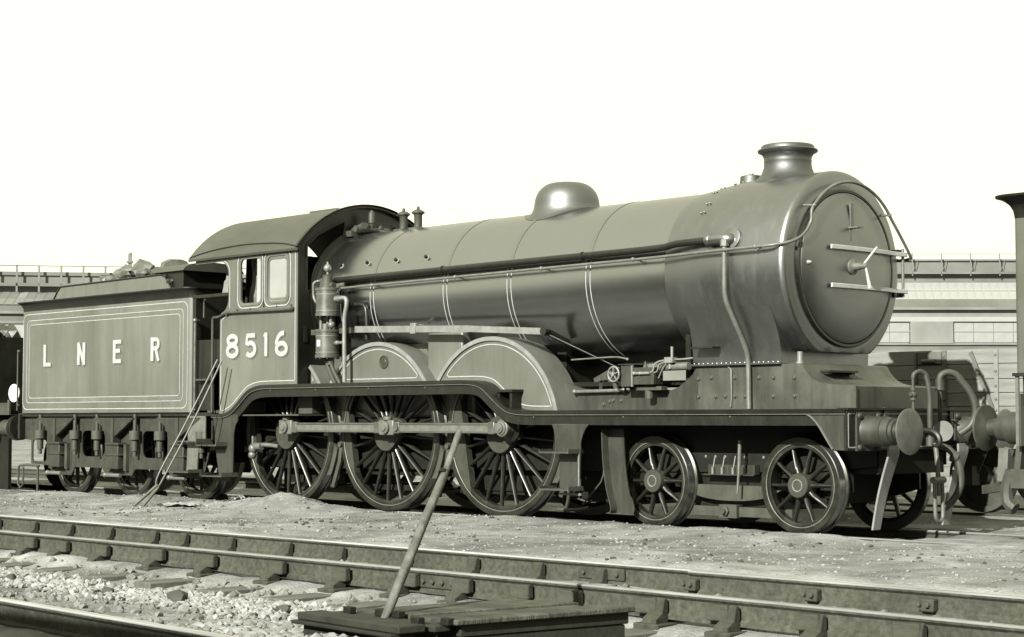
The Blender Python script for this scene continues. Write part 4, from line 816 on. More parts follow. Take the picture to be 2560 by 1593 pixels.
# coupling rods with fluted sides and strap ends
for (xa, za), (xb, zb) in ((PINS[2], PINS[1]), (PINS[1], PINS[0])):
    o = part(MB().bar((xa, -1.035, za), (xb, -1.035, zb), .030, .118, (0, 0, 1)), 'coupling_rod', 'grey_metal', loc=((xa + xb) / 2, -1.03, za))
    for dz in (-.05, .05): part(MB().bar((xa + .24, -1.04, za + dz), (xb - .24, -1.04, zb + dz), .044, .022), 'rod_flange', 'bright_steel', o, ((xa + xb) / 2, -1.04, za + dz))
    for x, s_ in ((xa, 1), (xb, -1)):
        part(MB().box((x + s_ * .13, -1.062, za - .075), (x + s_ * .25, -1.01, za + .075)), 'rod_strap', 'bright_steel', o, (x, -1.03, za), bevel=.012)
for i, (x, z) in enumerate(PINS):
    if i < 2 or True:
        part(MB().box((x - .14, -1.065, z - .095), (x + .14, -1.005, z + .095)).lathe([(0, .06), (.05, .06)], (x, -1.03, z + .09), (0, 0, 1), 12) if i else MB().lathe([(-.03, .105), (.03, .105)], (x, -1.04, z), (0, -1, 0), 24), 'rod_end', 'grey_metal', loc=(x, -1.03, z), bevel=.012)
part(MB().lathe([(-.03, .045), (.035, .045)], (PINS[1][0] + .20, -1.05, PINS[1][1]), (0, -1, 0), 16), 'knuckle_pin', 'bright_steel', loc=(PINS[1][0] + .2, -1.05, 1.06))
# brake gear behind each driving wheel
for x in DX:
    o = part(MB().tube([(x + 1.18, -.80, 1.15), (x + 1.16, -.80, .85), (x + 1.12, -.80, .62), (x + .98, -.80, .28)], .035, 6), 'brake_hanger', 'iron_grey', loc=(x + 1.1, -.8, .7))
    bs = arc(x, RD, RD + .008, -8, -34, 8) + list(reversed(arc(x, RD, RD + .085, -11, -31, 8)))
    part(MB().plate(bs, [], -.80, -.70), 'brake_block', 'iron_grey', o, (x + 1, -.75, .7))
    part(MB().lathe([(0, .035), (.05, .035)], (x + 1.16, -.80, .84), (0, -1, 0), 10), 'brake_pin', 'iron_grey', o, (x + 1.16, -.82, .84))
    part(MB().cyl((x + .98, -.78, .28), (x + .98, .78, .28), .03), 'brake_beam', 'dark_iron', o, (x + .98, 0, .28))
part(MB().bar((-8.2, -.45, .28), (-2.7, -.45, .30), .05, .07), 'brake_rod', 'dark_iron', loc=(-5, -.45, .28))
part(MB().tube([(-3.45, -.85, 1.1), (-3.3, -.85, .6), (-3.32, -.8, .3), (-3.42, -.75, .12)], .02, 8, smooth=3).tube([(-2.72, -.8, 1.05), (-2.72, -.85, .55), (-2.85, -.85, .38), (-3.05, -.85, .2)], .010, 6, smooth=3).tube([(-3.5, -.8, .12), (-3.1, -.85, .14), (-2.95, -.85, .17)], .022, 6), 'sand_pipe', 'iron_grey', loc=(-3.3, -.85, .5))
part(MB().box((-3.5, -.55, .25), (-2.4, .55, .33)).cyl((-2.95, -.6, .38), (-2.55, -.6, .38), .03).cyl((-2.9, -.58, .25), (-2.8, -.58, .22), .04), 'brake_cylinder', 'dark_iron', loc=(-3, 0, .3))
# bogie
bog = part(MB().plate([(-2.45, .60), (-2.2, .82), (-1.45, .90), (-.55, .90), (.25, .82), (.5, .62), (.5, .44), (.2, .36), (-.3, .56), (-1.65, .56), (-2.2, .36), (-2.45, .44)], [], -.605, -.58).plate([(-2.45, .60), (-2.2, .82), (-1.45, .90), (-.55, .90), (.25, .82), (.5, .62), (.5, .44), (.2, .36), (-.3, .56), (-1.65, .56), (-2.2, .36), (-2.45, .44)], [], .605, .58).box((-1.6, -.58, .22), (-.4, .58, .85)), 'bogie', 'black_paint', loc=(-1, 0, .6))
part(MB().plate(crv([(-1.75, .47), (-1.5, .36), (-1.25, .315), (-1.0, .305), (-.75, .315), (-.5, .36), (-.25, .47)], 4) , [], -.70, -.62), 'equalizing_beam', 'iron_grey', bog, (-1, -.66, .38))
part(MB().box((-1.36, -.72, .575), (-.66, -.61, .585)).box((-1.36, -.64, .575), (-.66, -.61, .685)).box((-.675, -.72, .575), (-.66, -.61, .69)), 'oil_tray', 'frame_grey', bog, (-1, -.66, .6))
part(MB().bar((-1.8, -.66, .19), (-.2, -.66, .19), .05, .10).box((-1.14, -.73, .125), (-.90, -.63, .265)).lathe([(0, .05), (.03, .05), (.035, .03), (.06, .028)], (-1.04, -.73, .195), (0, -1, 0), 6), 'bogie_tie', 'iron_grey', bog, (-1, -.66, .19))
for x in (-1.40, -1.265, -1.13, -.86, -.61): part(MB().lathe([(0, .032), (.01, .03), (.012, .02), (.03, .016), (.034, .005)], (x, -.605, .77), (0, -1, 0), 12), 'frame_bolt', 'grey_metal', bog, (x, -.61, .77))
for x in (-1.28, -1.15, -1.0, -.84): part(MB().cyl((x, -.66, .585), (x, -.66, .66), .018, n=8).cyl((x, -.65, .66), (x + .01, -.63, .78), .007, n=6), 'oil_cup', 'grey_metal', bog, (x, -.66, .62))
for x in (0, -1.981):
    for s_ in (-1, 1):
        w_ = wheel('bogie_wheel', x, s_, .4955, 10, .125, .10, phase=.3, spoke_w=.045, tyre_t=.070, rim=.04)
        if s_ < 0: part(MB().lathe([(.108, .066), (.112, .064), (.112, .054), (.108, .052)], (x, s_ * .75, .4955), (0, s_, 0), 32, caps=False), 'hub_ring', 'pale_steel', w_, (x, s_ * .86, .4955))
    part(MB().cyl((x, -.7, .4955), (x, .7, .4955), .08).box((x - .16, -.58, .30), (x + .16, .58, .7)), 'axle', 'dark_iron', bog, (x, 0, .4955))
# buffer beam and front fittings
beam = part(MB().box((XB - .03, -1.2, .866), (XB, 1.2, 1.26)), 'buffer_beam', 'black_paint', loc=(XB, 0, 1.06))
part(MB().ribbon(rrect(-1.165, .895, 1.165, 1.225, .004, 1), .012, XB + .003, XB, 'x', closed=True), 'lining', 'lining', beam, (XB, 0, 1.06))
part(MB().box((XB - .10, -1.21, 1.262), (XB + .03, 1.21, 1.282)), 'beam_top', 'black_paint', beam, (XB, 0, 1.27))
for s_ in (-1, 1):
    y = s_ * .864; z = 1.05
    bf = part(MB().box((XB, y - .19, z - .19), (XB + .025, y + .19, z + .19)).lathe([(.02, .16), (.05, .15), (.21, .145), (.215, .152), (.235, .152), (.24, .142), (.32, .135), (.325, .118), (.36, .115), (.365, .095), (.40, .092)], (XB, y, z), (1, 0, 0), 40), 'buffer', 'frame_grey', loco, (XB, y, z), smooth=35)
    part(MB().lathe([(.36, .088), (.40, .09), (.44, .10), (.47, .13), (.488, .19), (.490, .224), (.502, .226), (.511, .20), (.519, .1), (.520, 0)], (XB, y, z), (1, 0, 0), 48), 'buffer_head', 'grey_metal', bf, (XB + .5, y, z), smooth=40)
    for a in (-1, 1):
        for c in (-1, 1): part(MB().lathe([(0, .028), (.018, .026), (.026, .012)], (XB + .025, y + a * .155, z + c * .155), (1, 0, 0), 8), 'bolt_head', 'iron_grey', bf, (XB + .03, y + a * .15, z + c * .15))
# draw hook and hanging shackle
part(MB().box((XB, -.07, .98), (XB + .05, .07, 1.14)).tube([(XB + .03, 0, 1.06), (XB + .18, 0, 1.05), (XB + .26, 0, 1.0), (XB + .27, 0, .92), (XB + .20, 0, .90)], .03, 8, smooth=3), 'draw_hook', 'black_paint', beam, (XB + .1, 0, 1.05))
part(MB().tube([(XB + .22, 0, .93), (XB + .24, 0, .75), (XB + .25, 0, .58)], .025, 8).cyl((XB + .25, -.10, .56), (XB + .25, .10, .56), .035).tube([(XB + .25, -.068, .56), (XB + .255, -.068, .24), (XB + .256, -.05, .17), (XB + .257, 0, .145), (XB + .256, .05, .17), (XB + .255, .068, .24), (XB + .25, .068, .56)], .021, 10, smooth=4).cyl((XB + .25, 0, .56), (XB + .252, 0, .40), .018), 'screw_coupling', 'grey_metal', beam, (XB + .25, 0, .5), smooth=50)
# brake pipes and hoses
h1 = part(MB().tube([(XB + .06, -.14, 1.10), (XB + .06, -.14, 1.58)], .018, 10).ball((XB + .06, -.14, 1.42), .042).cyl((XB + .06, -.14, 1.36), (XB + .06, -.14, 1.39), .036).cyl((XB + .06, -.14, 1.46), (XB + .06, -.14, 1.49), .034).cyl((XB + .06, -.19, 1.42), (XB + .06, -.10, 1.42), .02).tube([(XB + .06, -.14, 1.58), (XB + .07, -.13, 1.63), (XB + .10, -.08, 1.655), (XB + .13, -.03, 1.63), (XB + .14, -.02, 1.60)], .024, 12, smooth=4), 'brake_pipe', 'iron_grey', loco, (XB + .06, -.14, 1.3), smooth=50)
part(MB().tube([(XB + .135, -.025, 1.62), (XB + .15, .0, 1.5), (XB + .15, .02, 1.35), (XB + .14, .03, 1.2), (XB + .13, .05, 1.02), (XB + .13, .05, .95)], .027, 12, smooth=4).cyl((XB + .13, .05, .90), (XB + .13, .05, .99), .045), 'brake_hose', 'rubber', h1, (XB + .15, .02, 1.3), smooth=60)
h2 = part(MB().tube([(XB + .06, .34, 1.02), (XB + .06, .34, 1.52)], .024, 10).cyl((XB + .06, .34, 1.47), (XB + .06, .34, 1.50), .05).cyl((XB + .06, .34, 1.50), (XB + .06, .34, 1.58), .045).tube([(XB + .06, .34, 1.56), (XB + .07, .35, 1.62), (XB + .12, .40, 1.655), (XB + .18, .46, 1.63), (XB + .21, .49, 1.58)], .034, 12, smooth=4), 'vacuum_pipe', 'iron_grey', loco, (XB + .06, .34, 1.3), smooth=50)
part(MB().tube([(XB + .20, .48, 1.59), (XB + .26, .55, 1.48), (XB + .30, .60, 1.35), (XB + .30, .62, 1.22), (XB + .26, .58, 1.10), (XB + .18, .50, 1.02)], .036, 12, smooth=5), 'vacuum_hose', 'rubber', h2, (XB + .28, .58, 1.3), smooth=60)
part(MB().lathe([(-.008, .105), (.008, .105)], (XB + .12, .30, 1.05), (.80, -.6, 0), 28), 'target_disc', 'disc_grey', beam, (XB + .12, .3, 1.05))
part(MB().tube([(XB + .02, .30, .92), (XB + .15, .38, .85), (XB + .22, .43, .70), (XB + .22, .45, .5), (XB + .16, .4, .34), (XB + .10, .33, .26)], .036, 12, smooth=5).cyl((XB + .16, .38, .80), (XB + .2, .42, .78), .06), 'heating_hose', 'rubber', beam, (XB + .2, .4, .6), smooth=60)
for y in (-.55, .62): part(MB().box((XB + .002, y - .03, 1.10), (XB + .02, y + .03, 1.29)).box((XB + .02, y - .012, 1.16), (XB + .07, y + .012, 1.17)), 'lamp_iron', 'iron_grey', beam, (XB, y, 1.2))
for y in (-.62, .62):
    gp = crv([(1.0, .92), (1.0, .82), (.93, .62), (.875, .45), (.83, .28), (.785, .07)], 5); b = MB(); vs = []; fs = []
    for i, (a, z) in enumerate(gp):
        wd = .095 * (1 - .35 * i / len(gp)); vs += [(a - .012, y - wd, z), (a + .012, y - wd, z), (a + .012, y + wd, z), (a - .012, y + wd, z)]
    for i in range(len(gp) - 1):
        for k in range(4): fs.append((4 * i + k, 4 * i + (k + 1) % 4, 4 * i + 4 + (k + 1) % 4, 4 * i + 4 + k))
    fs += [(3, 2, 1, 0), tuple(4 * len(gp) - 4 + k for k in range(4))]
    part(b.add(vs, fs), 'guard_iron', 'blade_steel', beam, (.9, y, .5), bevel=.004)
part(MB().box((.3, -.58, .62), (.8, .58, .9)), 'frame_stretcher', 'dark_iron', loc=(.5, 0, .8))

# ------------------------------------------------------------------ tender
T0 = (-13, 0, 0)
tender = thing('locomotive_tender', 'six wheeled tender lettered LNER coupled behind the locomotive', 'tender', T0)
def tp(b, name, m, parent=None, loc=None, **k): return b.build(name, m, parent or tender, loc or T0, **k)
tank = tp(MB().plate(rrect(-15.46, -1.2, -10.51, 1.2, .10, 6), [], 1.275, 2.93, 'z'), 'tank', 'tender_green', loc=(-13, 0, 2.1), smooth=40)
# flared coping round the top of the tank
b = MB(); ring = []
for z, o in ((2.92, .002), (2.97, .010), (3.01, .03), (3.04, .065), (3.055, .105), (3.07, .105), (3.07, -.03), (2.95, -.03)):
    ring.append([(x, y, z) for x, y in rrect(-15.46 - o, -1.2 - o, -10.51 + o * .4, 1.2 + o, max(.03, .10 + o), 6)])
n = len(ring[0]); vs = [q for r in ring for q in r]; fs = []
for i in range(len(ring) - 1):
    for k in range(n): fs.append((i * n + k, i * n + (k + 1) % n, (i + 1) * n + (k + 1) % n, (i + 1) * n + k))
tp(b.add(vs, fs), 'coping', 'black_paint', tank, (-13, 0, 3), smooth=50)
for i, w_ in ((.035, .012), (.140, .0095), (.215, .0095)):
    tp(MB().ribbon(rrect(-15.46 + .05 + i * 1.1, 1.30 + i, -10.51 - .05 - i * 1.1, 2.90 - i * .95, .13 - i * .35, 6), w_, -1.2045, -1.2, closed=True), 'lining', 'lining', tank, (-13, -1.2, 2.1), smooth=20)
tp(MB().ribbon(rrect(-15.46 + .05 + .195, 1.30 + .178, -10.51 - .05 - .195, 2.90 - .169, .07, 6), .060, -1.2025, -1.2, closed=True), 'lining_band', 'loco_green', tank, (-13, -1.2, 2.1), smooth=20)
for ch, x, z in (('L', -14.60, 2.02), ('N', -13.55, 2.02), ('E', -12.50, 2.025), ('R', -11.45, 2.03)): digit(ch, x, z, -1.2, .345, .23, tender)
# coal rails
for s_ in (-1, 1):
    o = tp(MB().plate(crv([(-14.70, 3.06), (-14.62, 3.10), (-14.55, 3.20), (-14.46, 3.285), (-14.38, 3.30)], 3) + [(-11.55, 3.315)] + crv([(-11.45, 3.31), (-11.38, 3.24), (-11.30, 3.15), (-11.2, 3.08)], 3) + [(-11.2, 3.05), (-14.70, 3.05)], [], s_ * 1.06, s_ * 1.045), 'coal_plate', 'tender_green', loc=(-13, s_ * 1.05, 3.15))
    tp(MB().tube([(-14.68, s_ * 1.065, 3.08), (-14.55, s_ * 1.065, 3.22), (-14.45, s_ * 1.065, 3.29), (-11.55, s_ * 1.065, 3.315), (-11.42, s_ * 1.065, 3.28), (-11.25, s_ * 1.065, 3.10)], .014, 8), 'coal_plate_bead', 'black_paint', o, (-13, s_ * 1.06, 3.2))
tp(MB().box((-14.6, -1.04, 2.9), (-14.57, 1.04, 3.25)).box((-11.3, -1.04, 2.9), (-11.27, 1.04, 3.2)), 'coal_bulkhead', 'black_paint', loc=(-13, 0, 3))
# arched tool locker on the tender front
tl = [(-1.02, 2.93), (-1.02, 3.36)] + [(-.54 - .48 * cos(radians(a)), 3.36 + .10 * sin(radians(a))) for a in range(15, 166, 15)] + [(-.06, 3.36), (-.06, 2.93)]
lk = tp(MB().plate(tl, [], -11.75, -11.0, 'x'), 'tool_locker', 'black_paint', loc=(-11.4, -.5, 3.1), smooth=30)
tp(MB().plate([(-1.08, 3.345)] + [(-.54 - .52 * cos(radians(a)), 3.36 + .125 * sin(radians(a))) for a in range(10, 171, 10)] + [(0, 3.345)], [], -11.8, -10.92, 'x'), 'locker_lid', 'roof_paint', lk, (-11.4, -.5, 3.4), smooth=30)
tp(MB().box((-10.52, -1.17, 1.3), (-10.44, 1.17, 2.96)).box((-10.45, -1.15, 1.3), (-9.62, -.85, 2.3)).box((-10.5, -1.19, 2.90), (-9.62, -1.15, 2.945)), 'tender_front', 'black_paint', loc=(-10.4, 0, 2.1))
tp(MB().box((-10.52, -1.2, 1.22), (-9.99, 1.2, 1.27)).box((-15.6, -1.15, 1.22), (-10.5, 1.15, 1.274)), 'tender_footplate', 'black_paint', loc=(-12, 0, 1.25))
tp(MB().cyl((-10.38, -1.22, 1.30), (-10.38, -1.22, 2.58), .024).ball((-10.38, -1.22, 2.58), .04).cyl((-10.38, -1.22, 2.58), (-10.38, -1.15, 2.58), .015).tube([(-10.27, -1.15, 2.62), (-10.27, -1.15, 2.84), (-10.24, -1.15, 2.88)], .012, 8), 'tender_handrail', 'bright_steel', loc=(-10.38, -1.22, 2))
tp(MB().box((-10.35, -1.25, 1.72), (-9.98, -.95, 1.745)).cyl((-10.15, -1.1, 1.27), (-10.15, -1.1, 1.72), .05), 'brake_column', 'iron_grey', loc=(-10.2, -1.1, 1.5))
tp(MB().cyl((-15.53, -1.215, 1.32), (-15.53, -1.215, 2.30), .014).ball((-15.5, -1.215, 2.28), .028).ball((-15.5, -1.215, 1.40), .028), 'rear_handrail', 'iron_grey', loc=(-15.5, -1.2, 1.8))
# outside frame with slots between the axle boxes
AX = (-14.25, -12.47, -10.69)
AX = (-14.32, -12.58, -10.82)
for s_ in (-1, 1):
    holes = [rrect(-13.70, .60, -13.02, 1.0, .12), rrect(-11.96, .60, -11.28, 1.0, .12), rrect(-15.25, .50, -14.80, .84, .06)]
    tp(MB().plate([(-15.50, 1.22), (-15.50, .85), (-15.30, .84), (-15.29, .46), (-14.70, .44), (-14.62, .30), (-14.02, .30), (-13.90, .43), (-13.10, .43), (-13.0, .33), (-12.25, .33), (-12.15, .43), (-11.25, .43), (-11.2, .33), (-10.4, .33), (-10.3, .45), (-10.13, .9), (-10.13, 1.22)], holes, s_ * 1.08, s_ * 1.06), 'tender_frame', 'tender_iron', loc=(-13, s_ * 1.07, .8))
for x in AX:
    o = tp(MB().box((x - .17, -1.22, .42), (x + .16, -1.08, .82)).box((x - .19, -1.24, .78), (x + .18, -1.08, .82)).box((x - .19, -1.235, .62), (x + .18, -1.08, .65)), 'axle_box', 'tender_iron', loc=(x, -1.15, .6), bevel=.015)
    tp(MB().box((x - .30, -1.14, .40), (x - .19, -1.07, .80)).box((x + .19, -1.14, .40), (x + .26, -1.07, .80)), 'horn_guide', 'iron_grey', o, (x, -1.1, .6))
    tp(MB().cyl((x - .20, -1.20, .33), (x + .20, -1.20, .33), .030).ball((x - .22, -1.20, .33), .042), 'keep_bolt', 'grey_metal', o, (x, -1.2, .33))
    b = MB()
    for k in range(15):
        h = .56 * (1 - k / 15.6); b.box((x - h, -1.21, 1.178 - k * .0185), (x + h, -1.11, 1.1955 - k * .0185))
    sp_ = tp(b, 'leaf_spring', 'tender_iron', loc=(x, -1.15, 1.05))
    tp(MB().box((x - .03, -1.225, .82), (x + .03, -1.10, 1.19)), 'spring_buckle', 'frame_grey', sp_, (x, -1.15, 1.0))
    for k in (-1, 1):
        tp(MB().cyl((x + k * .54, -1.16, .87), (x + k * .54, -1.16, 1.0), .088, n=18).lathe([(0, .03), (.25, .03)], (x + k * .54, -1.16, 1.0), (0, 0, 1), 10).cyl((x + k * .54, -1.16, .70), (x + k * .54, -1.16, .88), .05, n=14).cyl((x + k * .54, -1.16, .62), (x + k * .54, -1.16, .72), .03, n=10), 'spring_hanger', 'iron_grey', sp_, (x + k * .54, -1.16, .95), smooth=40)
    for s_ in (-1, 1):
        wheel('tender_wheel', x - .05, s_, .622, 10, .14, .06, spoke_w=.05, tyre_t=.085, rim=.05, parent=tender, paint='iron_grey')
    tp(MB().cyl((x - .05, -.7, .622), (x - .05, .7, .622), .09), 'axle', 'dark_iron', loc=(x, 0, .62))
tp(MB().box((-15.3, -.55, .7), (-10.3, .55, 1.2)), 'tender_underframe', 'dark_iron', loc=(-13, 0, 1))
tp(MB().box((-15.56, -1.18, .86), (-15.50, 1.18, 1.25)), 'rear_beam', 'black_paint', loc=(-15.5, 0, 1.05))
for y in (-.864, .864): tp(MB().lathe([(0, .15), (.25, .13), (.27, .09), (.44, .09), (.46, .22), (.48, .22)], (-15.56, y, 1.05), (-1, 0, 0), 28), 'buffer', 'black_paint', loc=(-15.7, y, 1.05))
# tender front steps and rear step
o = tp(MB().plate([(-10.60, 1.22), (-10.13, 1.22), (-10.13, .90), (-10.30, .84), (-10.33, .44), (-10.60, .44), (-10.57, .9)], [], -1.20, -1.185), 'tender_step_plate', 'grey_metal', loc=(-10.4, -1.19, .8))
for x0, x1, z in ((-10.62, -10.12, .85), (-10.88, -10.32, .415)): tp(MB().box((x0, -1.36, z), (x1, -1.10, z + .018)).box((x1 - .014, -1.36, z + .018), (x1, -1.12, z + .05)), 'step_tread', 'iron_grey', o, ((x0 + x1) / 2, -1.2, z))
tp(MB().tube([(-14.9, -1.15, .43), (-15.3, -1.15, .44), (-15.55, -1.15, .42), (-15.58, -1.15, .36), (-15.58, -1.15, .12), (-15.5, -1.15, .06), (-15.42, -1.15, .12), (-15.42, -1.15, .40)], .018, 8).cyl((-15.0, -1.12, .42), (-15.0, -1.12, .02), .02), 'rear_step', 'iron_grey', loc=(-15.4, -1.15, .3))
# coal on the tender
b = MB(); rnd = random.Random(5)
cx = [-14.55 + i * .11 for i in range(31)]; cy = [-1.04 + i * .104 for i in range(21)]
hv = lambda x, y: 3.16 + .30 * math.exp(-((x + 12.75) / 1.25) ** 2 - (y / 1.0) ** 2) + .07 * noise.noise(Vector((x * 2.2, y * 2.2, 4))) + .04 * noise.noise(Vector((x * 6, y * 6, 4)))
vs = [(x, y, hv(x, y)) for y in cy for x in cx]; n = len(cx)
b.add(vs, [(j * n + i, j * n + i + 1, (j + 1) * n + i + 1, (j + 1) * n + i) for j in range(20) for i in range(30)])
tag(b.build('coal_heap', 'coal', None, (-13, 0, 3.1), smooth=0, kind='stuff'), 'heap of coal filling the tender behind the lettered side', 'coal')
lumps = [(-14.1, -.85, .07), (-13.9, -.78, .09), (-13.75, -.85, .07), (-13.55, -.72, .14), (-13.35, -.80, .12), (-13.1, -.70, .17), (-12.85, -.82, .12), (-12.65, -.65, .20), (-12.45, -.80, .13), (-12.2, -.70, .15), (-12.0, -.80, .10), (-11.85, -.66, .14), (-11.62, -.8, .10), (-13.2, -.3, .2), (-12.7, -.1, .2), (-12.3, -.3, .18), (-13.6, -.2, .15), (-11.9, -.95, .08), (-12.9, -.98, .08), (-13.45, -.98, .07), (-11.45, -.9, .09), (-11.35, -1.0, .07)]
for i, (x, y, r) in enumerate(lumps):
    v_, f_ = blob(r, i * 1.3 + 2, .28, 2, .75); z = hv(x, y) + r * .5
    v_ = [tuple(round(c / (r * .55)) * r * .55 * .35 + c * .65 for c in q) for q in v_]
    o = MB().add([(x + a * 1.25, y + c, z + d) for a, c, d in v_], f_).build('coal_lump', 'coal_dusty' if i % 3 else 'coal', None, (x, y, z), smooth=0)
    tag(o, 'dusty lump of coal on top of the tender', 'coal', 'coal lumps showing above the tender side')

# ------------------------------------------------------------------ canvas sheets hanging in the cab
def sheet(name, x, y, z0, z1, w, label, folds=5):
    b = MB(); vs = []; fs = []; nu, nv = 25, 22
    for j in range(nv):
        t = j / (nv - 1); z = z1 + (z0 - z1) * t; ww = w * (1 - .25 * sin(t * pi)) * (1 + .1 * sin(t * 9))
        for i in range(nu):
            a = 2 * pi * i / nu; r = 1 + .16 * sin(a * folds + t * 2) + .10 * noise.noise(Vector((a, t * 7, x)))
            vs.append((x + ww * .5 * r * cos(a), y + ww * .35 * r * sin(a) + .02 * sin(t * 6), z + .02 * sin(a * 3 + t * 20)))
    for j in range(nv - 1):
        for i in range(nu): fs.append((j * nu + i, j * nu + (i + 1) % nu, (j + 1) * nu + (i + 1) % nu, (j + 1) * nu + i))
    fs += [tuple(range(nu - 1, -1, -1)), tuple((nv - 1) * nu + k for k in range(nu))]
    tag(b.add(vs, fs).build(name, 'canvas', None, (x, y, z0), smooth=60), label, 'canvas')
sheet('canvas_sheet', -9.42, -.85, 2.75, 3.50, .20, 'pale furled canvas sheet hanging behind the open cab window', 6)
sheet('canvas_sheet', -9.05, -.70, 3.10, 3.55, .24, 'short dark canvas bundle under the cab roof beside the furled sheet', 4)
sheet('canvas_sheet', -10.05, -.85, 2.95, 3.48, .22, 'furled canvas hanging in the cab doorway over the tender front', 6)

b = MB(); vs = []; fs = []; ny = 46  # sheet added to hide the sky and keep the cab interior dark
for j, z in enumerate((3.62, 3.3, 3.0, 2.7, 2.35)):
    for i in range(ny):
        y = -.40 + 1.5 * i / (ny - 1); vs.append((-10.30 + .035 * sin(i * 1.15 + j * .3) * (.4 + .25 * j) - .02 * j, y, z - .02 * abs(sin(i * .5)) * (j > 3)))
for j in range(4):
    for i in range(ny - 1): fs.append((j * ny + i, j * ny + i + 1, (j + 1) * ny + i + 1, (j + 1) * ny + i))
o = b.add(vs, fs).build('canvas_sheet', 'cab_shade', None, (-10.3, .3, 2.3), smooth=60)
sd = o.modifiers.new('thick', 'SOLIDIFY'); sd.thickness = .008
tag(o, 'broad dark sheet added across the back of the cab to block the sky', 'canvas')
# ------------------------------------------------------------------ fire iron leaning on the tender
fi = thing('fire_iron', 'long forked fire iron of two rods leaning against the cab entrance', 'fire iron', (-10.0, -2.42, 0))
J = Vector((-10.02, -2.05, .22)); A = Vector((-9.55, -1.40, 2.0)); A2 = A + Vector((.10, 0, -.02))
fi_p = lambda b, n, m, l: b.build(n, m, fi, l, smooth=50)
fi_p(MB().tube([A2, J.lerp(A2, .55) + Vector((.03, 0, -.02)), J + Vector((.10, .04, .16)), J + Vector((.03, .0, .03))], .013, 8, smooth=4), 'rod', 'grey_metal', tuple(J))
fi_p(MB().tube([A, J.lerp(A, .5) + Vector((-.03, 0, .03)), J + Vector((.0, .03, .22)), J + Vector((-.03, .0, .05))], .013, 8, smooth=4), 'rod', 'grey_metal', tuple(J))
fi_p(MB().bar(J + Vector((0, 0, .05)), (-9.98, -2.44, .0), .05, .025), 'tine', 'grey_metal', tuple(J))
fi_p(MB().bar(J + Vector((.02, 0, .02)), (-9.86, -2.38, .0), .05, .025), 'tine', 'grey_metal', tuple(J))
for i, (x, y, sx, lb) in enumerate(((-9.55, -2.0, .34, 'pale flattened sack lying at the foot of the fire iron'), (-9.35, -1.15, .13, 'crumpled pale paper scrap on the cinders below the cab steps'))):
    b = MB(); n = 9; vs = []
    for j in range(n):
        for k in range(n):
            u, v = (j / (n - 1) - .5) * 2, (k / (n - 1) - .5) * 2
            xx, yy = x + u * sx * (1 + .3 * noise.noise(Vector((v * 2, i, 1)))), y + v * sx * .4 * (1 + .3 * noise.noise(Vector((u * 2, i, 5))))
            vs.append((xx, yy, gz(xx, yy) + .02 + (.045 if i == 0 else .07) * abs(noise.noise(Vector((u * 2.3, v * 2.3, 3 + i)))) * 1.6))
    b.add(vs, [(j * n + k, j * n + k + 1, (j + 1) * n + k + 1, (j + 1) * n + k) for j in range(n - 1) for k in range(n - 1)])
    tag(b.build('sack' if i == 0 else 'paper_scrap', 'paper', None, (x, y, 0), smooth=0), lb, 'sack' if i == 0 else 'paper')

# ------------------------------------------------------------------ point lever and its timber box
bx = thing('lever_box', 'low timber box with planked lid beside the near track', 'timber box', (3.1, -8.2, -.2))
Cc = Vector((2.46, -8.90, 0)); ux = Vector((.995, -.06, 0)).normalized(); uy = Vector((.16, .985, 0)).normalized()
def bxp(u, v, z): q = Cc + ux * u + uy * v; return (q.x, q.y, z)
def obx(b, u0, v0, z0, u1, v1, z1):
    return b.add([bxp(u0, v0, z0), bxp(u1, v0, z0), bxp(u1, v1, z0), bxp(u0, v1, z0), bxp(u0, v0, z1), bxp(u1, v0, z1), bxp(u1, v1, z1), bxp(u0, v1, z1)],
          [(3, 2, 1, 0), (4, 5, 6, 7), (0, 1, 5, 4), (1, 2, 6, 5), (2, 3, 7, 6), (3, 0, 4, 7)])
def bpart(n, m, *a, **k): o = obx(MB(), *a).build(n, m, bx, bxp((a[0] + a[3]) / 2, (a[1] + a[4]) / 2, a[2]), **k); return o
# carcass: side boards and back, near-black board across the front
bpart('side_board', 'box_black', 1.00, .02, -.20, 1.05, 1.50, -.085, bevel=.006)
bpart('side_board', 'box_black', 1.01, .30, -.082, 1.06, 1.52, -.012, bevel=.006)
bpart('side_board', 'box_dark', -.05, .02, -.20, 0.0, 1.50, -.03, bevel=.006)
bpart('back_board', 'box_dark', 0, 1.46, -.20, 1.0, 1.50, -.03)
bpart('bottom_board', 'box_dark', -.02, .30, -.22, 1.0, 1.48, -.18)
bpart('inner_board', 'box_dark', 0.0, .34, -.20, 1.0, .37, -.04)
us = [.02, .215, .40, .575, .77, .90]
for i, u in enumerate(us):
    w_ = (us[i + 1] if i < 5 else 1.0) - u
    o = bpart('plank', 'box_wood', u, .30 + .02 * (i % 2), -.032, u + w_ - .012, 1.50 + .03 * (i % 3), -.004 + .005 * ((i * 7) % 3), bevel=.006)
o = bpart('edge_plank', 'box_wood', .905, .24, -.01, 1.10, 1.54, .022, bevel=.008)
bpart('front_beam', 'box_black', -.06, -.06, -.05, .98, .12, -.004, bevel=.008)
bpart('front_beam', 'box_dark', -.08, -.09, -.075, .94, .08, -.052, bevel=.008)
bpart('front_beam', 'box_black', -.02, .15, -.05, 1.02, .26, -.012, bevel=.008)
for u, v in ((.12, .14), (.36, .20), (.86, .10), (1.0, .2), (.5, .22)): bpart('iron_lug', 'dark_iron', u, v, -.012, u + .07, v + .05, .03, bevel=.006)
bpart('dark_front', 'box_dark', -.05, -.02, -.24, 1.0, .0, -.076)
pole = thing('lever_pole', 'long weathered wooden pole leaning out of the timber box', 'pole', (2.96, -8.74, -.02))
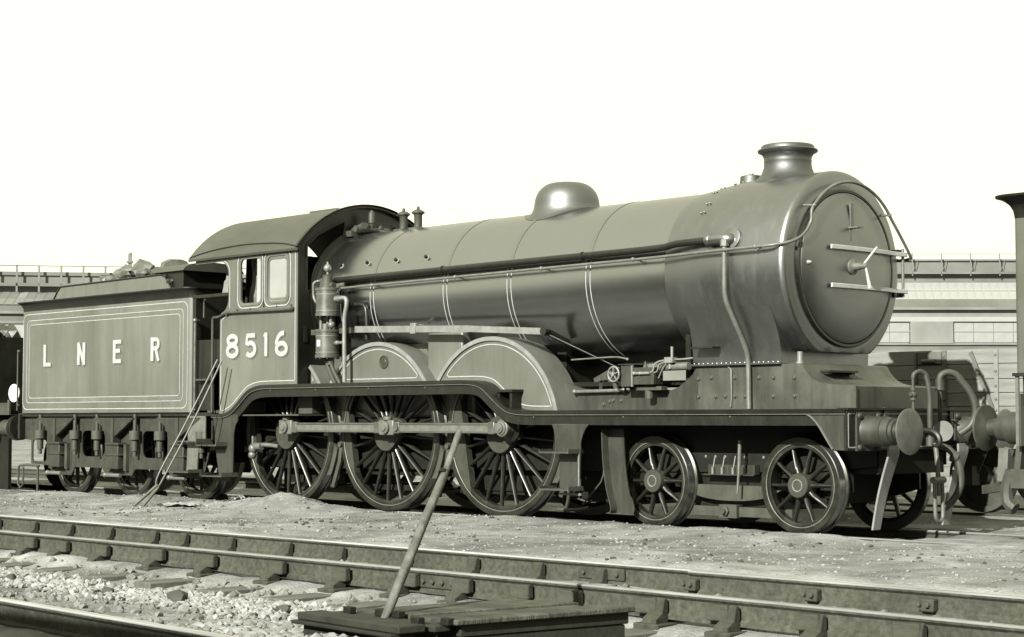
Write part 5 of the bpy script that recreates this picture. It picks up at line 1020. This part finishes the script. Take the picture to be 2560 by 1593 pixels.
P0 = Vector((2.97, -8.76, -.05)); P1 = Vector((2.674, -7.874, 1.107)); d = P1 - P0; b = MB(); secs = []
side = d.cross(Vector((0, 0, 1))).normalized(); upv = side.cross(d).normalized(); vs = []; fs = []
prof = [(0, .022), (.06, .030), (.25, .031), (.5, .030), (.74, .027), (.80, .022), (.90, .021), (.96, .023), (.985, .019), (1, .008)]
for t, r in prof:
    c = P0 + d * t + side * (.012 * sin(t * 3.1) + .004 * sin(t * 11)) + upv * .008 * sin(t * 5)
    for k in range(12):
        a = 2 * pi * k / 12; q = 1.0 if t > .78 else (abs(cos(a)) ** 4 + abs(sin(a)) ** 4) ** (-.25) * .92
        vs.append(c + side * (r * q * cos(a)) + upv * (r * q * sin(a) * .8))
for i in range(len(prof) - 1):
    for k in range(12): fs.append((i * 12 + k, i * 12 + (k + 1) % 12, i * 12 + 12 + (k + 1) % 12, i * 12 + 12 + k))
fs += [tuple(range(11, -1, -1)), tuple((len(prof) - 1) * 12 + k for k in range(12))]
mm = MATS['pole_wood']
b.add(vs, fs).build('shaft', 'pole_wood', pole, (2.97, -8.76, 0), smooth=60)
MB().lathe([(-.012, .029), (.012, .029)], P0 + d * .765, d, 14).build('ferrule', 'dark_iron', pole, tuple(P0 + d * .76))

# ------------------------------------------------------------------ open wagon on the track behind
wg = thing('open_wagon', 'open wagon with pale wooden plank sides behind the locomotive front', 'wagon', (-2.3, 5.0, 0))
WX0, WX1, WY = -5.2, .60, 3.80
zz = [1.20, 1.33, 1.495, 1.664, 1.851, 2.037]
for s_ in (0, 1):
    y = WY if s_ == 0 else 10.0 - WY
    for i in range(5):
        MB().box((WX0, y - .03, zz[i] + .0035), (WX1, y + .03, zz[i + 1] - .0035)).build('plank', 'wagon_plank', wg, (-2.3, y, zz[i]), bevel=.004)
for x in (WX0, WX1):
    for i in range(5): MB().box((x - .03, WY + .03, zz[i] + .003), (x + .03, 10 - WY - .03, zz[i + 1] - .003)).build('plank', 'wagon_plank', wg, (x, 5.0, zz[i]))
MB().box((WX0 + .03, WY + .034, 1.21), (WX1 - .03, WY + .05, 2.03)).build('inner_lining', 'wagon_iron', wg, (-2.3, WY + .04, 1.6))
for x in (-3.6, -1.23, -.50): 
    o = MB().box((x - .028, WY - .055, 1.2), (x + .028, WY - .03, 2.03)).build('side_knee', 'wagon_plank' if x > -.8 else 'wagon_iron', wg, (x, WY - .04, 1.6), bevel=.005)
    for z in (1.28, 1.42, 1.58, 1.76, 1.96): MB().lathe([(0, .018), (.012, .015), (.016, .005)], (x, WY - .055, z), (0, -1, 0), 8).build('bolt_head', 'wagon_iron', o, (x, WY - .06, z))
o = MB().box((-1.62, WY - .052, 1.86), (-1.27, WY - .03, 2.02)).box((-1.66, WY - .06, 1.62), (-1.63, WY - .03, 2.02)).cyl((-1.55, WY - .05, 1.9), (-1.35, WY - .05, 1.9), .03).build('door_fastener', 'wagon_iron', wg, (-1.45, WY, 1.85), bevel=.006)
MB().bar((-.85, WY - .05, 2.0), (-.55, WY - .05, 1.3), .02, .05).build('brace', 'wagon_iron', wg, (-.7, WY, 1.6))
MB().box((WX0 + .05, WY + .02, .90), (WX1 - .05, WY + .10, 1.215)).box((WX0 + .05, 9.98 - WY - .1, .90), (WX1 - .05, 9.98 - WY, 1.215)).box((WX0, WY + .03, 1.18), (WX1, 6.910 - WY, 1.222)).build('sole_bar', 'dark_iron', wg, (-2.3, 5.0, 1.05))
for x in (-4.0, -1.0):
    for y in (4.25, 5.75):
        w_ = MB().lathe([(-.06, .0), (-.06, .47), (.06, .455), (.06, .39), (.02, .38), (.02, .14), (.09, .13), (.09, 0)], (x, y, .47), (0, -1, 0), 40).build('wheel', 'iron_grey', wg, (x, y, .47))
    MB().plate([(x - .35, .95), (x + .35, .95), (x + .1, .45), (x - .1, .45)], [], 3.92, 3.94).box((x - .12, 3.80, .36), (x + .12, 3.96, .6)).build('axle_guard', 'iron_grey', wg, (x, 3.9, .7))
# ------------------------------------------------------------------ parked tender at the right edge
pt = thing('parked_tender', 'tall dark tender with flared top at the right edge', 'tender', (4.5, 0, 0))
ptx0, ptx1 = 2.71, 8.0
MB().plate(rrect(ptx0, -1.2, ptx1, 1.2, .05, 4), [], 1.58, 3.02, 'z').build('tank', 'van_paint', pt, (5, 0, 2.2), smooth=30)
ring = []
for z, o_ in ((2.98, .002), (3.05, .015), (3.10, .045), (3.135, .09), (3.155, .13), (3.165, .17), (3.185, .175), (3.185, -.02), (3.0, -.02)):
    ring.append([(x, y, z) for x, y in rrect(ptx0 - o_, -1.2 - o_, ptx1, 1.2 + o_, max(.03, .05 + o_), 4)])
n = len(ring[0]); vs = [q for r in ring for q in r]; fs = [(i * n + k, i * n + (k + 1) % n, (i + 1) * n + (k + 1) % n, (i + 1) * n + k) for i in range(len(ring) - 1) for k in range(n)]
MB().add(vs, fs).build('coping', 'black_paint', pt, (5, 0, 3.1), smooth=50)
MB().box((ptx0 - .02, -1.22, 1.555), (ptx1, 1.22, 1.585)).build('footplate', 'black_paint', pt, (5, 0, 1.57))
MB().box((ptx0 + .03, -1.12, 1.30), (ptx1, 1.12, 1.56)).build('drag_frame', 'dark_iron', pt, (5, 0, 1.4))
bm2 = MB().box((ptx0, -1.18, .93), (ptx0 + .035, 1.18, 1.40)).build('buffer_beam', 'van_paint', pt, (ptx0, 0, 1.1))
MB().box((ptx0 - .003, -1.20, .93), (ptx0 + .03, -1.18, 1.56)).build('beam_edge', 'grey_metal', bm2, (ptx0, -1.19, 1.2))
for x in (ptx0 + .035, ): MB().plate([(x, .93), (ptx1, .93), (ptx1, 1.3), (x, 1.3)], [], -1.10, -1.08).build('frame_plate', 'van_paint', pt, (x + 2, -1.09, 1.1))
for y in (-.864, .864):
    o = MB().lathe([(0, .165), (.05, .155), (.25, .15), (.26, .13), (.36, .12), (.37, .085), (.50, .085)], (ptx0, y, 1.09), (-1, 0, 0), 36).build('buffer', 'frame_grey', pt, (ptx0 - .2, y, 1.09), smooth=35)
    MB().lathe([(.46, .09), (.48, .12), (.50, .20), (.505, .215), (.525, .215), (.535, .15), (.54, 0)], (ptx0, y, 1.09), (-1, 0, 0), 40).build('buffer_head', 'iron_grey', o, (ptx0 - .5, y, 1.09), smooth=35)
MB().bar((2.38, -.80, .90), (2.36, -.80, .60), .10, .14).tube([(2.40, -.8, .9), (2.36, -.8, .78), (2.30, -.8, .66)], .05, 8).build('guard_iron', 'grey_metal', pt, (2.38, -.8, .8))
MB().box((2.62, -1.16, .55), (3.2, -1.02, .72)).bar((2.68, -1.05, .94), (2.64, -1.05, .6), .06, .10).tube([(2.60, -1.1, .70), (2.55, -1.1, .55), (2.56, -1.1, .42), (2.63, -1.1, .36)], .06, 8, smooth=3).build('axle_box', 'iron_grey', pt, (2.8, -1.1, .6))
MB().bar((1.95, -.5, .50), (2.6, -1.0, .58), .06, .08).build('brake_rod', 'iron_grey', pt, (2.3, -.8, .55))
for s_ in (-1, 1):
    for x in (3.5, 5.3, 7.1): MB().lathe([(-.06, 0), (-.06, .66), (-.03, .63), (.06, .62), (.06, .55), (.02, .54), (.02, .16), (.08, .15), (.08, 0)], (x, s_ * .75, .62), (0, s_, 0), 48).build('wheel', 'iron_grey', pt, (x, s_ * .75, .62), smooth=30)
# ------------------------------------------------------------------ black coal wagon behind the tender
cw_ = thing('coal_wagon', 'black coal wagon with heaped coal behind the tender at the left', 'wagon', (-19.2, 0, 0))
for i in range(5): MB().box((-22.5, -1.21, 1.26 + i * .26), (-16.55, -1.17, 1.515 + i * .26)).build('plank', 'black_paint', cw_, (-19, -1.2, 1.3 + i * .26), bevel=.005)
MB().box((-22.5, 1.17, 1.26), (-16.55, 1.21, 2.56)).build('far_side', 'black_paint', cw_, (-19, 1.2, 2))
MB().box((-16.6, -1.17, 1.26), (-16.55, 1.17, 2.56)).build('end_board', 'black_paint', cw_, (-16.6, 0, 2))
MB().box((-22.5, -1.23, 2.555), (-16.52, -1.15, 2.60)).build('top_rail', 'iron_grey', cw_, (-19, -1.2, 2.58))
MB().box((-22.4, -1.1, .85), (-16.6, 1.1, 1.25)).build('underframe', 'dark_iron', cw_, (-19, 0, 1))
MB().box((-22.3, -.92, -.05), (-16.35, -.86, .90)).build('underframe_shade', 'dark_iron', cw_, (-19, -.9, .5))  # dark plate added to stand for the black shade under the wagon
for y in (-.864, .864): MB().lathe([(0, .14), (.25, .12), (.27, .08), (.36, .08), (.38, .21), (.40, .21)], (-16.56, y, 1.03), (1, 0, 0), 28).build('buffer', 'iron_grey', cw_, (-16.4, y, 1.03), smooth=35)
MB().lathe([(0, .15), (.012, .15)], (-16.03, -1.0, 1.61), (.12, -1, 0), 28).build('target_disc', 'white_paint', cw_, (-16.03, -1, 1.61))
MB().box((-16.55, -1.0, 1.25), (-16.2, -.97, 1.45)).cyl((-16.24, -.98, 1.3), (-16.24, -.98, 1.5), .03).build('lamp_iron', 'iron_grey', cw_, (-16.4, -1, 1.4))
for x in (-17.6, -20.8):
    for s_ in (-1, 1): MB().lathe([(-.06, 0), (-.06, .48), (.06, .46), (.06, .39), (.02, .38), (.02, .1), (.08, .1), (.08, 0)], (x, s_ * .75, .46), (0, s_, 0), 36).build('wheel', 'dark_iron', cw_, (x, s_ * .75, .46))
rnd = random.Random(9)
for i in range(26):
    r = rnd.uniform(.09, .2); x, y = -16.8 - rnd.random() * 3.4, rnd.uniform(-1.05, -.2); v_, f_ = blob(r, i * 2.1, .3, 1, .8); z = 2.56 + r * .35
    o = MB().add([(x + a, y + c, z + d_) for a, c, d_ in v_], f_).build('coal_lump', 'coal', None, (x, y, z), smooth=0)
    tag(o, 'black lump of coal heaped on the wagon behind the tender', 'coal', 'coal lumps in the black wagon')

# ------------------------------------------------------------------ long workshops in the background
FW = Vector((-sin(radians(46.385)), cos(radians(46.385)), 0)); RT = Vector((cos(radians(46.385)), sin(radians(46.385)), 0)); C0 = Vector((11.3, -15.63, 0))
def workshop(label, D, rot, s0, s1, rows, pivot):
    """rows are built in a local frame: local x along the wall, y away from the camera, z up"""
    o = thing('workshop', label, 'building', C0 + FW * D + RT * pivot)
    o.rotation_euler = (0, 0, radians(46.385) + rot)
    def wp(b, n, m, parent=None, **k):
        q = b.build(n, m, None, (0, 0, 0), **k); q.parent = parent or o; q.location = (0, 0, 0); return q
    rows(wp, s0 - pivot, s1 - pivot); return o
def share(q, parent, loc):
    c = q.copy(); COL.objects.link(c); c.parent = parent; c.location = loc; return c
def rows_right(wp, a, b):
    wp(MB().box((a, 0, 0), (b, .4, 6.62)), 'wall', 'shed_grey')
    wp(MB().box((a, .3, 6.3), (b, 8, 9.2)), 'back_wall', 'shed_wall')
    wp(MB().box((a, -.15, 6.58), (b, .1, 6.68)), 'string_course', 'shed_dark')
    wp(MB().box((a, -.10, 6.05), (b, .02, 6.20)), 'lower_pipe', 'shed_dark')
    wp(MB().box((a, -.1, 8.28), (b, .3, 8.62)), 'lintel', 'shed_pale')
    wp(MB().box((a, .02, 8.62), (b, .3, 9.15)), 'upper_wall', 'shed_wall')
    wp(MB().box((a, -.35, 9.12), (b, .3, 9.30)), 'gutter', 'shed_dark')
    wp(MB().box((a, .1, 9.30), (b, 1.2, 9.92)), 'roof_band', 'shed_grey')
    # window bays: two rows of panes with solid panels between
    bay = 10.4; x = a
    base = wp(MB().box((0, .06, 0), (1.62, .10, .86)), 'pane', 'shed_pane'); bars = []
    first = True
    while x < b:
        wp(MB().box((x, -.12, 6.70), (x + 3.1, .3, 8.28)), 'wall_panel', 'shed_wall'); wx = x + 3.1
        wp(MB().box((wx, .04, 6.70), (wx + 7.2, .3, 6.74)), 'sill', 'shed_sash')
        for i in range(5):
            for z in (6.78, 7.60):
                h = .76 if z < 7 else .64
                q = share(base, base.parent, (wx + .08 + i * 1.44, 0, z)); q.scale = (.872, 1, h / .86)
        wp(MB().box((wx, .0, 7.545), (wx + 7.3, .12, 7.595)), 'transom', 'shed_sash')
        x += bay
    # upper glazing
    gb = wp(MB().add([(0, 0, 0), (.575, 0, 0), (.575, .45, .62), (0, .45, .62)], [(0, 1, 2, 3)]), 'pane', 'shed_pane', smooth=0)
    wp(MB().add([(a, .75, 9.9), (b, .75, 9.9), (b, 1.75, 11.28), (a, 1.75, 11.28)], [(0, 1, 2, 3)]), 'glazing_back', 'shed_sash')
    x = a; i = 0
    while x < b and i < 90:
        share(gb, gb.parent, (x + .02, .72, 9.93)); share(gb, gb.parent, (x + .02, 1.20, 10.60)); x += .615; i += 1
    gb.location = (a - .6, .72, 9.93); base.location = (a + 3.1, 0, 6.78)
    wp(MB().box((a, 1.7, 11.26), (b, 2.2, 12.9)), 'clerestory', 'shed_mid')
    wp(MB().box((a, 1.2, 11.84), (b, 1.75, 12.0)), 'walkway', 'shed_dark')
    wp(MB().box((a, 1.55, 12.82), (b, 9, 12.95)), 'roof', 'shed_dark')
    post = wp(MB().box((-.035, 0, 0), (.035, .07, 1.62)), 'railing_post', 'shed_dark'); post.location = (a, 1.2, 11.7)
    br = wp(MB().bar((0, 0, 0), (.55, .4, 1.1), .03, .03), 'railing_brace', 'shed_mid'); br.location = (a, 1.2, 11.9)
    x = a + 2.13
    while x < b: share(post, post.parent, (x, 1.2, 11.7)); share(br, br.parent, (x, 1.2, 11.9)); x += 2.13
    wp(MB().box((a, 1.2, 13.28), (b, 1.25, 13.33)), 'railing', 'shed_dark')
def rows_left(wp, a, b):
    wp(MB().box((a, 0, 0), (b, .4, 8.2)), 'wall', 'shed_pale')
    wp(MB().box((a, -.12, 8.15), (b, .2, 8.34)), 'lower_gutter', 'shed_dark')
    wp(MB().box((a, -.04, 8.34), (b, 1, 8.88)), 'roof_band', 'shed_grey')
    wp(MB().box((a, -.30, 8.85), (b, .3, 9.06)), 'gutter', 'shed_dark')
    wp(MB().box((a, .05, 9.06), (b, 3, 9.55)), 'upper_wall', 'shed_grey')
    wp(MB().add([(a, .0, 9.5), (b, .0, 9.5), (b, 4.9, 10.78), (a, 4.9, 10.78)], [(0, 1, 2, 3)]), 'glazing_back', 'shed_sash')
    gb = wp(MB().add([(0, 0, 0), (.60, 0, 0), (.60, 2.35, .61), (0, 2.35, .61)], [(0, 1, 2, 3)]), 'pane', 'shed_pane_dark', smooth=0); gb.location = (a - .6, -.02, 9.53)
    gb2 = wp(MB().add([(0, 0, 0), (.60, 0, 0), (.60, 2.35, .61), (0, 2.35, .61)], [(0, 1, 2, 3)]), 'pane', 'shed_pane', smooth=0); gb2.location = (a - 1.3, -.02, 9.53)
    x = a; i = 0
    while x < b:
        for z, y in ((9.53, -.02), (10.16, 2.40)):
            share(gb2 if (i * 7 + int(y)) % 11 == 3 else gb, gb.parent, (x + .02, y, z))
        x += .66; i += 1
    wp(MB().box((a, 4.85, 10.7), (b, 5.6, 12.1)), 'clerestory', 'shed_mid')
    wp(MB().box((a, 4.2, 11.18), (b, 4.9, 11.42)), 'walkway', 'shed_dark')
    wp(MB().box((a, 4.7, 12.03), (b, 12, 12.3)), 'roof', 'shed_dark')
    post = wp(MB().box((-.07, 0, 0), (.07, .1, 2.0)), 'railing_post', 'shed_dark'); post.location = (a, 4.2, 10.75)
    x = a + 1.62
    while x < b: share(post, post.parent, (x, 4.2, 10.75)); x += 1.62
    wp(MB().box((a, 4.2, 12.68), (b, 4.26, 12.75)), 'railing', 'shed_dark')
    pv = wp(MB().box((-.14, 0, 0), (.14, .3, 1.5)).box((-.24, -.1, .9), (.24, .4, 1.05)).ball((0, .15, 1.55), .15), 'vent_post', 'shed_dark'); pv.location = (-28.15 + 37, 4.9, 12.2)
wr = workshop('long glazed workshop with rooftop railing behind the locomotive front at right', 130, 0, 8, 75, rows_right, 25)
wl = workshop('long workshop with sloping glass roof and railing behind the tender at left', 130, radians(9), -85, -8, rows_left, -37)

# ------------------------------------------------------------------ unseen shed added behind the camera to shade the nearest rails
sh = thing('shade_shed', 'unseen shed wall added behind the camera to shade the near ground', 'building', (4, -17.4, 0))
MB().box((-18, -17.9, -.4), (24, -17.3, 3.90)).build('wall', 'shed_grey', sh, (4, -17.6, 3))
MB().plate([(-17.25, 3.90), (-23.4, 5.7), (-29.7, 3.90)], [], -18.3, 24.3, 'x').build('roof', 'shed_dark', sh, (4, -23, 4.1))
for x in range(-15, 23, 5): MB().box((x, -17.31, 1.2), (x + 2.6, -17.26, 3.2)).build('window', 'shed_dark', sh, (x, -17.3, 3))
